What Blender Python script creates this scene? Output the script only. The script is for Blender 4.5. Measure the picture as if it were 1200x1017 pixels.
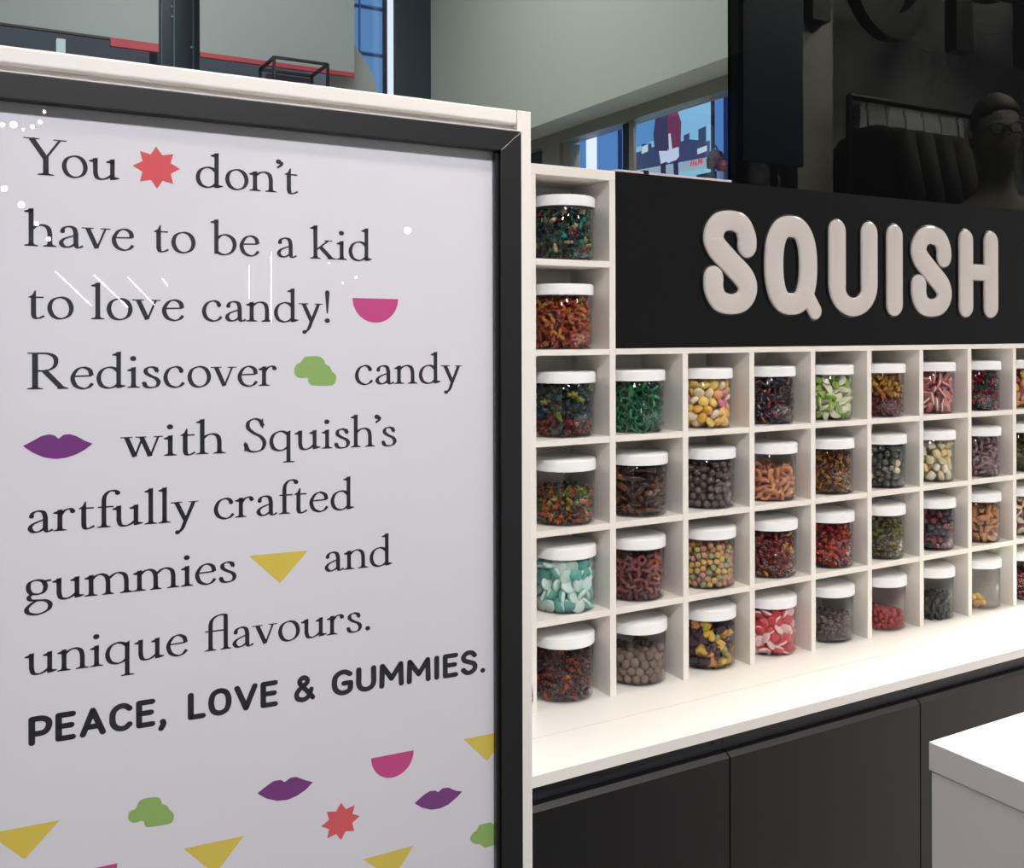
import bpy, bmesh, math, random
import numpy as np
from mathutils import Vector, Matrix, Euler

for _o in list(bpy.data.objects):
    bpy.data.objects.remove(_o)
SC = bpy.context.scene
COL = SC.collection
rng = random.Random(11)

# ------------------------------------------------------------------ camera
CAM = Vector((-0.87629, -1.46932, 1.5666))
YAW = math.radians(29.398); ROLL = math.radians(-0.1343)
fw = Vector((math.sin(YAW), math.cos(YAW), 0)); r0 = Vector((math.cos(YAW), -math.sin(YAW), 0)); u0 = Vector((0, 0, 1))
rt = r0 * math.cos(ROLL) + u0 * math.sin(ROLL); up = -r0 * math.sin(ROLL) + u0 * math.cos(ROLL)
cd = bpy.data.cameras.new('camera'); cam = bpy.data.objects.new('camera', cd); COL.objects.link(cam)
m = Matrix.Identity(4)
for i in range(3):
    m[i][0] = rt[i]; m[i][1] = up[i]; m[i][2] = -fw[i]; m[i][3] = CAM[i]
cam.matrix_world = m
cd.sensor_width = 36.0; cd.lens = 1144.78 / 1200 * 36.0
cd.shift_y = -(508.5 - 389.64) / 1200
cd.clip_start = 0.02
SC.camera = cam

# ------------------------------------------------------------------ world, exposure, main lights
SC.view_settings.view_transform = 'Standard'; SC.view_settings.look = 'None'
SC.view_settings.gamma = 1.0; SC.view_settings.use_curve_mapping = False
SC.view_settings.exposure = 0.0
SC.cycles.transparent_max_bounces = 24
SC.cycles.max_bounces = 8
SC.cycles.caustics_reflective = False
SC.cycles.caustics_refractive = False
W = bpy.data.worlds.new('world'); SC.world = W; W.use_nodes = True
W.node_tree.nodes['Background'].inputs[0].default_value = (0.92, 0.96, 1.0, 1)
W.node_tree.nodes['Background'].inputs[1].default_value = 0.26

def area(name, loc, target, size, power, color=(1, 0.95, 0.88), sy=None, spread=180):
    l = bpy.data.lights.new(name, 'AREA'); l.energy = power; l.color = color
    l.shape = 'RECTANGLE'; l.size = size; l.size_y = sy or size; l.spread = math.radians(spread)
    o = bpy.data.objects.new(name, l); COL.objects.link(o); o.location = loc
    d = Vector(target) - Vector(loc)
    o.rotation_euler = d.to_track_quat('-Z', 'Y').to_euler()
    return o
SHELF_LIGHTS = [(-0.35, -1.25, 3.28), (0.40, -1.25, 3.28), (1.15, -1.25, 3.28), (1.90, -1.25, 3.28)]
for p in SHELF_LIGHTS:
    area('shelf_track_light', p, (p[0] * 0.9 + 0.1, -0.10, 0.85), 0.16, 2.3, (1.0, 0.91, 0.79), sy=0.30, spread=66)
FRONT_LIGHTS = [(-1.55, -2.75, 3.6), (-0.25, -2.75, 3.6), (2.1, -2.75, 3.6)]
for p in FRONT_LIGHTS:
    area('front_ceiling_light', p, (-0.75, -0.6, 1.5) if p[0] < 1 else (1.2, -0.8, 0.9), 0.20, 9.4 if p[0] < 1 else 6, (0.98, 0.96, 1.0), spread=84 if p[0] < 1 else 150)
area('window_bay_fill', (0.1, 1.9, 3.92), (0.3, 2.0, 0), 1.6, 31, (0.95, 1.0, 0.97))  # added fill without a fitting, brightens the bay behind the shelving
area('neighbour_shop_fill', (3.3, 0.4, 3.75), (3.0, 1.0, 0), 1.2, 520, (1.0, 0.98, 0.92))  # added fill so the things behind the tinted glass show
area('bust_front_fill', (2.1, 0.22, 3.7), (2.5, 0.9, 2.2), 0.3, 110, (1.0, 0.98, 0.94))  # extra fill added to lift the dark front of the bust
sl = bpy.data.lights.new('sun', 'SUN'); sl.energy = 2.2; sl.angle = 0.02; sl.color = (1.0, 0.98, 0.95)
so = bpy.data.objects.new('sun', sl); COL.objects.link(so); so.location = (0, -30, 30); so.rotation_euler = (math.radians(45), 0, 0)

# ------------------------------------------------------------------ helpers
def lin(c):
    return tuple(((x / 255.0) / 12.92 if x / 255.0 <= 0.04045 else ((x / 255.0 + 0.055) / 1.055) ** 2.4) for x in c)
MATS = {}
def mat(name, rgb, rough=0.5, metal=0.0, spec=0.5, bump=0.0, bscale=200.0, sss=0.0, coat=0.0, vary=0.0, vscale=6.0, emit=0.0):
    if name in MATS: return MATS[name]
    mt = bpy.data.materials.new(name); mt.use_nodes = True; nt = mt.node_tree
    b = nt.nodes['Principled BSDF']; c = lin(rgb) + (1,)
    b.inputs['Base Color'].default_value = c; b.inputs['Roughness'].default_value = rough
    b.inputs['Metallic'].default_value = metal; b.inputs['Specular IOR Level'].default_value = spec
    if coat: b.inputs['Coat Weight'].default_value = coat
    if sss:
        b.inputs['Subsurface Weight'].default_value = sss; b.inputs['Subsurface Radius'].default_value = (1, .6, .4)
        b.inputs['Subsurface Scale'].default_value = 0.006
    if emit:
        b.inputs['Emission Color'].default_value = c; b.inputs['Emission Strength'].default_value = emit
    if bump or vary:
        tc = nt.nodes.new('ShaderNodeTexCoord'); nz = nt.nodes.new('ShaderNodeTexNoise')
        nz.inputs['Scale'].default_value = bscale if bump else vscale; nz.inputs['Detail'].default_value = 3
        nt.links.new(tc.outputs['Object'], nz.inputs['Vector'])
        if bump:
            bp = nt.nodes.new('ShaderNodeBump'); bp.inputs['Strength'].default_value = bump; bp.inputs['Distance'].default_value = 0.002
            nt.links.new(nz.outputs['Fac'], bp.inputs['Height']); nt.links.new(bp.outputs['Normal'], b.inputs['Normal'])
        if vary:
            n2 = nz
            if bump:
                n2 = nt.nodes.new('ShaderNodeTexNoise'); n2.inputs['Scale'].default_value = vscale
                nt.links.new(tc.outputs['Object'], n2.inputs['Vector'])
            hs = nt.nodes.new('ShaderNodeHueSaturation'); hs.inputs['Color'].default_value = c
            mr = nt.nodes.new('ShaderNodeMapRange'); mr.inputs['To Min'].default_value = 1 - vary; mr.inputs['To Max'].default_value = 1 + vary
            nt.links.new(n2.outputs['Fac'], mr.inputs['Value']); nt.links.new(mr.outputs['Result'], hs.inputs['Value'])
            nt.links.new(hs.outputs['Color'], b.inputs['Base Color'])
    MATS[name] = mt
    return mt

def glass_mat(name, tint, ior=1.45, rough=0.01, gloss=1.0):
    mt = bpy.data.materials.new(name); mt.use_nodes = True; nt = mt.node_tree
    for n in list(nt.nodes): nt.nodes.remove(n)
    out = nt.nodes.new('ShaderNodeOutputMaterial'); mx = nt.nodes.new('ShaderNodeMixShader')
    tr = nt.nodes.new('ShaderNodeBsdfTransparent'); tr.inputs['Color'].default_value = tint + (1,)
    gl = nt.nodes.new('ShaderNodeBsdfGlossy'); gl.inputs['Roughness'].default_value = rough
    gl.inputs['Color'].default_value = (gloss, gloss, gloss, 1)
    # Schlick reflectance from the facing angle: the same on both sides of a thin pane
    lw = nt.nodes.new('ShaderNodeLayerWeight'); lw.inputs['Blend'].default_value = 0.5
    pw = nt.nodes.new('ShaderNodeMath'); pw.operation = 'POWER'; pw.inputs[1].default_value = 5.0
    f0 = ((ior - 1) / (ior + 1)) ** 2
    ma = nt.nodes.new('ShaderNodeMath'); ma.operation = 'MULTIPLY_ADD'; ma.inputs[1].default_value = 1 - f0; ma.inputs[2].default_value = f0
    nt.links.new(lw.outputs['Facing'], pw.inputs[0]); nt.links.new(pw.outputs[0], ma.inputs[0])
    nt.links.new(ma.outputs[0], mx.inputs[0]); nt.links.new(tr.outputs[0], mx.inputs[1]); nt.links.new(gl.outputs[0], mx.inputs[2])
    nt.links.new(mx.outputs[0], out.inputs['Surface'])
    MATS[name] = mt
    return mt

def emit_mat(name, rgb, strength):
    if name in MATS: return MATS[name]
    mt = bpy.data.materials.new(name); mt.use_nodes = True; nt = mt.node_tree
    for n in list(nt.nodes): nt.nodes.remove(n)
    out = nt.nodes.new('ShaderNodeOutputMaterial'); e = nt.nodes.new('ShaderNodeEmission')
    e.inputs[0].default_value = lin(rgb) + (1,); e.inputs[1].default_value = strength
    nt.links.new(e.outputs[0], out.inputs['Surface'])
    MATS[name] = mt
    return mt

class MB:
    """collects faces, builds one mesh object"""
    def __init__(self): self.v = []; self.f = []; self.mi = []
    def add(self, vs, fs, k=0):
        b = len(self.v); self.v += [tuple(p) for p in vs]; self.f += [tuple(i + b for i in q) for q in fs]
        self.mi += ([k] * len(fs) if isinstance(k, int) else list(k))
    def box(self, x0, x1, y0, y1, z0, z1, k=0):
        vs = [(x, y, z) for z in (z0, z1) for y in (y0, y1) for x in (x0, x1)]
        self.add(vs, [(0, 2, 3, 1), (4, 5, 7, 6), (0, 1, 5, 4), (2, 6, 7, 3), (0, 4, 6, 2), (1, 3, 7, 5)], k)
    def prism(self, pts, f0, f1, k=0):
        """pts outline (ccw); f0/f1 map a 2D point to back/front 3D"""
        n = len(pts)
        self.add([f0(p) for p in pts] + [f1(p) for p in pts],
                 [tuple(range(n))[::-1], tuple(range(n, 2 * n))] + [(i, (i + 1) % n, n + (i + 1) % n, n + i) for i in range(n)], k)
    def lathe(self, prof, seg=32, c=(0, 0, 0), k=0, closed=False, sy=1.0):
        vs = []; fs = []; n = len(prof)
        for i in range(seg):
            a = 2 * math.pi * i / seg
            for (r, z) in prof: vs.append((c[0] + r * math.cos(a), c[1] + r * math.sin(a) * sy, c[2] + z))
        for i in range(seg):
            j = (i + 1) % seg
            for q in range(n if closed else n - 1):
                q2 = (q + 1) % n
                fs.append((i * n + q, j * n + q, j * n + q2, i * n + q2))
        self.add(vs, fs, k)
    def tube(self, pts, r, seg=8, k=0):
        vs = []; fs = []; P = [Vector(p) for p in pts]
        for i, p in enumerate(P):
            d = (P[min(i + 1, len(P) - 1)] - P[max(i - 1, 0)]).normalized()
            a = d.cross(Vector((0, 0, 1)))
            if a.length < 1e-3: a = d.cross(Vector((1, 0, 0)))
            a.normalize(); b = d.cross(a)
            rr = r[i] if isinstance(r, (list, tuple)) else r
            for s in range(seg):
                t = 2 * math.pi * s / seg; vs.append(p + (a * math.cos(t) + b * math.sin(t)) * rr)
        for i in range(len(P) - 1):
            for s in range(seg):
                t = (s + 1) % seg; fs.append((i * seg + s, i * seg + t, (i + 1) * seg + t, (i + 1) * seg + s))
        fs.append(tuple(range(seg))[::-1]); fs.append(tuple(range((len(P) - 1) * seg, len(P) * seg)))
        self.add(vs, fs, k)
    def build(self, name, mats, parent=None, smooth=False, bevel=0.0, loc=None, bseg=2, fixn=True):
        me = bpy.data.meshes.new(name); me.from_pydata(self.v, [], self.f)
        if not isinstance(mats, (list, tuple)): mats = [mats]
        for q in mats: me.materials.append(q)
        me.polygons.foreach_set('material_index', self.mi)
        if smooth: me.polygons.foreach_set('use_smooth', [True] * len(self.f))
        if fixn:
            bm = bmesh.new(); bm.from_mesh(me); bmesh.ops.recalc_face_normals(bm, faces=bm.faces); bm.to_mesh(me); bm.free()
        me.update()
        o = bpy.data.objects.new(name, me); COL.objects.link(o)
        if parent: o.parent = parent
        if loc: o.location = loc
        if bevel:
            b = o.modifiers.new('bevel', 'BEVEL'); b.width = bevel; b.segments = bseg; b.limit_method = 'ANGLE'
        return o

def thing(name, label, cat, loc=(0, 0, 0), group=None, rotz=0.0):
    o = bpy.data.objects.new(name, None); COL.objects.link(o); o.location = loc; o.rotation_euler = (0, 0, rotz)
    o.empty_display_size = 0.05
    return tag(o, label, cat, group)
def tag(o, label, cat, group=None, kind=None):
    o['label'] = label; o['category'] = cat
    if group: o['group'] = group
    if kind: o['kind'] = kind
    return o
def struct(o, label=None):
    o['kind'] = 'structure'
    if label: o['label'] = label
    return o
def catmull(pts, n=8, closed=False):
    P = [np.array(p, float) for p in pts]; out = []
    N = len(P); segs = N if closed else N - 1
    for i in range(segs):
        if closed: a, b, c, d = P[(i - 1) % N], P[i], P[(i + 1) % N], P[(i + 2) % N]
        else: a, b, c, d = P[max(i - 1, 0)], P[i], P[i + 1], P[min(i + 2, N - 1)]
        for k in range(n):
            t = k / n
            out.append(0.5 * (2 * b + (c - a) * t + (2 * a - 5 * b + 4 * c - d) * t * t + (3 * b - a - 3 * c + d) * t ** 3))
    if not closed: out.append(P[-1])
    return out

# ------------------------------------------------------------------ materials
WHITE = mat('white_laminate', (232, 227, 219), 0.42, vary=0.012, vscale=4)
WHITE_TOP = mat('white_counter_laminate', (235, 232, 226), 0.3, vary=0.015, vscale=3)
CASING = mat('warm_white_painted_wood', (234, 230, 222), 0.38, bump=0.05, bscale=60)
COUNTER = mat('pale_grey_laminate', (222, 216, 218), 0.35)
BLACK = mat('black_satin_board', (20, 20, 21), 0.38, spec=0.35, bump=0.02, bscale=300)
BLACK_SIGN = mat('black_acrylic_sign', (18, 17, 16), 0.2, spec=0.3)
FRAME = mat('black_brushed_frame', (24, 23, 24), 0.42, bump=0.05, bscale=150)
PAPER = mat('white_poster_paper', (233, 232, 236), 0.6, vary=0.012, vscale=9)
INK = mat('black_ink', (24, 24, 38), 0.5)
LID = mat('white_plastic_lid', (240, 240, 240), 0.35)
JARM = glass_mat('clear_plastic', (0.985, 0.985, 0.985), 1.36, 0.02, gloss=0.8)
PANE = glass_mat('poster_glass', (0.985, 0.985, 0.99), 1.45, 0.004)
TINT = glass_mat('tinted_black_glass', (0.115, 0.115, 0.11), 1.45, 0.01, gloss=0.30)
WIN = glass_mat('window_glass', (0.94, 0.96, 0.97), 1.45, 0.01)
ACRYL = mat('white_acrylic_letter', (198, 192, 187), 0.14, coat=0.4)
ACRYL_EDGE = mat('black_letter_edge', (12, 11, 11), 0.35)

# ------------------------------------------------------------------ room shell
def shell():
    f = MB(); f.box(-9, 9, -24, 12, -0.1, 0); struct(f.build('floor', mat('grey_tile_floor', (150, 147, 143), 0.25, vary=0.06, vscale=2)))
    c = MB(); c.box(-9, 1.8, -24, 3.9, 4.0, 4.1); struct(c.build('ceiling', mat('grey_ceiling', (150, 150, 150), 0.8)))
    g = mat('sage_grey_wall_paint', (196, 204, 192), 0.75, vary=0.02, vscale=1.2)
    w = MB(); w.box(1.5, 1.8, 1.12, 3.95, 2.545, 4.0); w.box(1.5, 1.8, 3.72, 3.95, 0, 2.545)
    struct(w.build('wall_right', g), 'pale sage grey bulkhead wall above the side window')
    # window band in the side wall
    fr = MB(); fr.box(1.66, 1.74, 1.12, 3.70, 2.49, 2.545)
    for y0, y1 in ((1.985, 2.017), (2.49, 2.56), (1.12, 1.16)): fr.box(1.68, 1.695, y0, y1, 0.9, 2.49)
    fr.box(1.66, 1.78, 2.56, 2.72, 0.0, 2.49); fr.box(1.66, 1.74, 1.12, 3.70, 0.85, 0.93)
    w1 = struct(fr.build('window_1', mat('grey_window_frame', (150, 150, 142), 0.4, metal=0.3)), 'long side window under the sage grey bulkhead')
    d = MB(); d.box(1.685, 1.699, 2.02, 2.07, 0.93, 2.49); d.build('mullion', mat('dark_mullion', (34, 40, 56), 0.4), w1)
    p = MB(); p.box(1.70, 1.706, 1.16, 2.55, 0.93, 2.489); p.build('pane', WIN, w1)
    lo = MB(); lo.box(1.5, 1.8, 1.12, 3.72, 0, 0.85); struct(lo.build('wall_right_lower', g))
    dk = MB(); dk.box(1.69, 1.78, 2.72, 3.72, 0.93, 2.545); struct(dk.build('trim_1', mat('dark_grey_panel', (58, 62, 64), 0.5)), 'dark panel at the far end of the side window')
    # rear shopfront glazing
    rf = MB(); rf.box(1.28, 1.5, 3.70, 3.9, 0, 4.0); rf.box(-0.02, 0.185, 3.66, 3.9, 0, 4.0)
    rf.box(-9, 1.5, 3.72, 3.86, 0, 1.2)
    w2 = struct(rf.build('window_2', mat('dark_slate_mullion', (70, 82, 92), 0.35, metal=0.2)), 'rear shopfront window with dark slate posts')
    st = MB(); st.box(0.055, 0.062, 3.645, 3.66, 1.2, 4.0); st.box(-0.005, 0.000, 3.645, 3.66, 1.2, 4.0); st.box(0.15, 0.155, 3.645, 3.66, 1.2, 4.0)
    st.build('post_strip', mat('slate_blue_strip', (120, 150, 165), 0.3), w2)
    sc = MB()
    for (x, z) in ((0.005, 3.32), (0.048, 3.21), (0.050, 3.16), (0.145, 3.02), (0.03, 3.5)):
        sc.lathe([(0.0, -0.008), (0.008, 0), (0.0, 0.008)], 10, (x, 3.652, z))
    sc.build('fixing_dot', mat('bright_fixing', (225, 235, 238), 0.3), w2)
    pn = MB(); pn.box(-9, -0.02, 3.78, 3.786, 1.2, 4.0); pn.box(0.185, 1.28, 3.78, 3.786, 1.2, 4.0); pn.build('pane', WIN, w2)
    # outer back of the store
    bw = MB(); bw.box(-9, 1.95, 6.4, 6.5, 0, 5.2)
    struct(bw.build('wall_back', mat('dim_slate_wall', (72, 80, 92), 0.6, vary=0.25, vscale=2.5)), 'dim slate wall of the arcade beyond the rear window')
shell()

# ------------------------------------------------------------------ beyond the rear window
def rear_view():
    GREY = mat('grey_blind_fabric', (162, 170, 170), 0.8, vary=0.02, vscale=1)
    REDH = mat('red_hem', (186, 72, 84), 0.6); DK = mat('dark_hem', (70, 66, 66), 0.6)
    def blind(name, label, x0, x1, y, z, hems):
        t = thing(name, label, 'blind', ((x0 + x1) / 2, y, z), 'hanging blinds in the rear window')
        b = MB(); b.box(x0 - (x0 + x1) / 2, x1 - (x0 + x1) / 2, -.004, .004, 0.0, 3.99 - z); b.build('fabric', GREY, t)
        for (a, c, mt, hgt, nm) in hems:
            q = MB(); q.box(a - (x0 + x1) / 2, c - (x0 + x1) / 2, -.008, .008, -hgt, 0.0); q.build(nm, mt, t, bevel=.002)
    blind('hanging_blind', 'grey blind with dark and red hem, left of the dark slate post', -1.3, -0.075, 3.3, 2.913,
          [(-1.3, -0.285, DK, .012, 'dark_hem'), (-0.285, -0.075, REDH, .040, 'red_hem')])
    blind('hanging_blind', 'wide grey blind with thin red hem, right of the dark slate post', 0.112, 0.884, 3.3, 2.902, [(0.112, 0.884, REDH, .024, 'red_hem')])
    d = MB(); arc = [(.616 + .4486 * math.cos(a), 2.75 + .4486 * math.sin(a)) for a in [math.radians(68.6) * q / 20 for q in range(21)]]
    d.prism([(.78, 0.0), (1.0646, 0.0)] + arc, lambda p: (p[0], 3.44, p[1]), lambda p: (p[0], 3.40, p[1]))
    tag(d.build('rounded_panel', mat('grey_rounded_panel', (176, 178, 178), 0.7), bevel=.006), 'grey standing panel with rounded upper corner beside the wide grey blind', 'panel')
    l = MB(); l.box(1.225, 1.25, 3.66, 3.69, 0, 4.0)
    tag(l.build('strip_lamp', emit_mat('strip_lamp_glow', (226, 238, 255), 1.0)), 'thin vertical white light strip beside the dark rear post', 'lamp')
    # blue glazed tower outside
    t = thing('glass_tower', 'bright blue glazed tower seen through the gap beside the wide blind', 'building', (2.0, 7.4, 0))
    b = MB(); b.box(-1.0, 1.3, 0, 1.0, 0, 7.0); b.build('curtain_wall', mat('blue_curtain_wall', (98, 160, 226), 0.35), t)
    g = MB()
    for i in range(7): g.box(-1.0 + i * .36, -.985 + i * .36, -.02, 0, 0, 7.0)
    for i in range(16): g.box(-1.0, 1.3, -.02, 0, 0.2 + i * .45, 0.215 + i * .45)
    g.build('glazing_bar', mat('navy_glazing_bar', (44, 88, 160), 0.4), t)
    # arcade clutter under the blinds
    w = MB(); w.box(-.02, .02, -.02, .02, 0, 3.06)
    o = w.build('light_box', emit_mat('lightbox_glow', (206, 226, 224), 0.85), loc=(-0.434, 3.98, 0)); tag(o, 'narrow pale lit box below the left grey blind', 'lamp')
    c = thing('display_case', 'black framed clear display case below the wide grey blind', 'display case', (0.50, 3.08, 0))
    e = MB()
    for x in (-.127, .127):
        for y in (-.12, .12): e.box(x - .006, x + .006, y - .006, y + .006, 0, 2.83)
    for z in (2.824, 2.3):
        for y in (-.12, .12): e.box(-.127, .127, y - .006, y + .006, z, z + .012)
        for x in (-.127, .127): e.box(x - .006, x + .006, -.12, .12, z, z + .012)
    e.build('frame', mat('black_case_frame', (26, 26, 30), 0.4), c)
    pb = MB(); pb.box(-.12, .12, -.115, .115, 0, 2.3); pb.build('plinth', mat('lilac_plinth', (150, 146, 160), 0.6), c)
    pk = MB(); pk.box(0.62, 0.86, 3.96, 4.0, 0, 3.02)
    tag(pk.build('pink_panel', mat('dusty_pink_panel', (168, 140, 148), 0.7)), 'dusty pink panel low behind the rounded grey panel', 'panel')
    for i, (x, wd, lb) in enumerate(((-1.02, .05, 'slim blue-grey post at the far left below the blind'), (-0.80, .08, 'dark post below the left blind near the pale lit box'))):
        q = MB(); q.box(x, x + wd, 4.05, 4.1, 0, 3.4)
        tag(q.build('arcade_post', mat('slate_post_%d' % i, ((90, 104, 130), (40, 44, 52))[i], 0.5)), lb, 'post')
rear_view()

# ------------------------------------------------------------------ beyond the side window: street and lit advert
def side_view():
    t = thing('advert_screen', 'backlit street advert with figure in navy and burgundy coat, seen through side window', 'advert', (2.1, 2.24, 0))
    def flat(name, pts, k, mt):
        b = MB(); b.prism([(y - 2.24, z) for (y, z) in pts], lambda p: (0.0 - k + .0015, p[0], p[1]), lambda p: (-k, p[0], p[1])); return b.build(name, mt, t)
    b = MB(); b.box(0.002, .02, -0.281, 0.292, 0, 3.2); b.build('cabinet', mat('dark_mullion', (34, 40, 56)), t)
    E = lambda n, c: emit_mat('advert_' + n, c, 1.0)
    flat('sky_print', [(1.965, 1.9), (2.53, 1.9), (2.53, 3.0), (1.965, 3.0)], 0.0, E('sky', (132, 190, 226)))
    flat('haze_print', [(2.30, 2.52), (2.53, 2.50), (2.53, 2.62), (2.34, 2.64)], .002, E('haze', (92, 146, 204)))
    flat('skyline_print', [(1.967, 2.35), (2.528, 2.35), (2.528, 2.475), (2.48, 2.475), (2.48, 2.51), (2.40, 2.50), (2.40, 2.48), (2.15, 2.47), (2.15, 2.495), (2.11, 2.50), (2.11, 2.47), (2.045, 2.455), (2.045, 2.505), (1.992, 2.51), (1.992, 2.44), (1.967, 2.44)], .004, E('skyline', (62, 74, 110)))
    flat('pale_block_print', [(2.425, 2.465), (2.475, 2.46), (2.475, 2.495), (2.425, 2.50)], .006, E('pale', (196, 214, 230)))
    flat('pale_block_print', [(1.985, 2.395), (2.05, 2.39), (2.05, 2.415), (1.985, 2.42)], .006, E('pale', (0, 0, 0)))
    flat('ground_print', [(1.967, 2.30), (2.528, 2.30), (2.528, 2.385), (1.967, 2.365)], .006, E('ground', (150, 176, 196)))
    flat('pavement_print', [(1.967, 1.9), (2.528, 1.9), (2.528, 2.345), (1.967, 2.315)], .008, E('pavement', (138, 196, 216)))
    flat('coat_left_print', [(2.262, 2.44), (2.362, 2.455), (2.372, 2.54), (2.35, 2.635), (2.27, 2.66), (2.255, 2.55)], .012, E('navy', (64, 62, 96)))
    flat('coat_right_print', [(2.165, 2.45), (2.255, 2.44), (2.262, 2.55), (2.262, 2.66), (2.20, 2.645), (2.16, 2.56)], .012, E('burgundy', (112, 58, 92)))
    flat('trousers_print', [(2.232, 2.385), (2.255, 2.38), (2.275, 2.39), (2.315, 2.385), (2.33, 2.45), (2.18, 2.445), (2.178, 2.40), (2.20, 2.385)], .011, E('white', (196, 210, 232)))
    flat('sock_print', [(2.278, 2.25), (2.316, 2.25), (2.318, 2.39), (2.28, 2.39)], .010, E('sock', (52, 50, 84)))
    flat('sock_print', [(2.182, 2.25), (2.212, 2.25), (2.222, 2.39), (2.186, 2.39)], .010, E('sock', (0, 0, 0)))
    flat('scarf_print', [(2.225, 2.44), (2.245, 2.40), (2.252, 2.52), (2.238, 2.52)], .014, E('white', (0, 0, 0)))
    RED = E('red', (214, 62, 92))
    def strokes(name, ss, w):
        b = MB()
        for (a, c) in ss:
            d = Vector((c[0] - a[0], c[1] - a[1])).normalized(); n = Vector((-d.y, d.x)) * w / 2
            pts = [(a[0] + n.x, a[1] + n.y), (a[0] - n.x, a[1] - n.y), (c[0] - n.x, c[1] - n.y), (c[0] + n.x, c[1] + n.y)]
            b.prism([(p[0] - 2.24, p[1]) for p in pts], lambda p: (-.012, p[0], p[1]), lambda p: (-.015, p[0], p[1]))
        b.build(name, RED, t)
    z0, z1 = 2.338, 2.366
    strokes('lettering', [((2.088, z0), (2.082, z1)), ((2.072, z0), (2.066, z1)), ((2.086, (z0 + z1) / 2), (2.068, (z0 + z1) / 2)),
                          ((2.058, z0 + .002), (2.048, z1 - .008)), ((2.058, z1 - .012), (2.045, z0)), ((2.058, z0 + .002), (2.048, z0 + .008)),
                          ((2.036, z0), (2.030, z1)), ((2.030, z1), (2.022, z0 + .006)), ((2.022, z0 + .006), (2.010, z1)), ((2.010, z1), (2.010, z0))], .0045)
    # blue glazed frontage behind and beside it
    s = thing('blue_shopfront', 'blue lit glass frontage across the way, behind the backlit advert', 'shopfront', (2.6, 2.9, 0))
    b = MB(); b.box(0, .2, -.95, 1.8, 0, 3.4); b.build('glazing', emit_mat('blue_frontage_glow', (84, 138, 206), 0.9), s)  # glow stands in for daylight on the blue glass
    g = MB()
    for y in (-.60, -.50, -.20, .12, .44, .72): g.box(-.02, 0, y, y + .018, 0, 3.4)
    g.build('glazing_bar', mat('navy_glazing_bar', (0, 0, 0)), s)
    l = MB(); l.box(2.10, 2.13, 2.923, 2.983, 0, 3.2); tag(l.build('strip_lamp', emit_mat('street_strip_glow', (232, 244, 255), 1.15)), 'broad vertical white light strip in the side window', 'lamp')
    for (y, zz, rr, mt, lb) in ((1.885, 2.30, .040, mat('maroon_reflection', (70, 40, 64), 0.6), 'dark maroon reflection shape low at the right end of the side window'), (1.838, 2.275, .027, mat('plum_reflection', (120, 60, 84), 0.6), 'small plum reflection shape beside the dark maroon one')):
        q = MB(); q.lathe([(0, 0), (rr, 0), (rr * 1.05, rr), (rr * .7, rr * 1.8), (0, rr * 2.0)], 14); q.tube([(-rr * .5, 0, rr * 1.7), (0, 0, rr * 2.5), (rr * .5, 0, rr * 1.7)], rr * .1, 6)  # bag-shaped solids stand in for dark red reflections at the window
        o = q.build('reflection_shape', mt, loc=(2.06, y, zz)); tag(o, lb, 'reflection')
    h = MB(); h.box(2.0, 2.09, 1.81, 1.945, 0, 2.2715); tag(h.build('street_bench', mat('navy_ledge', (60, 84, 130), 0.5)), 'blue ledge under the maroon reflection shapes beyond the side window', 'ledge')
side_view()

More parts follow.
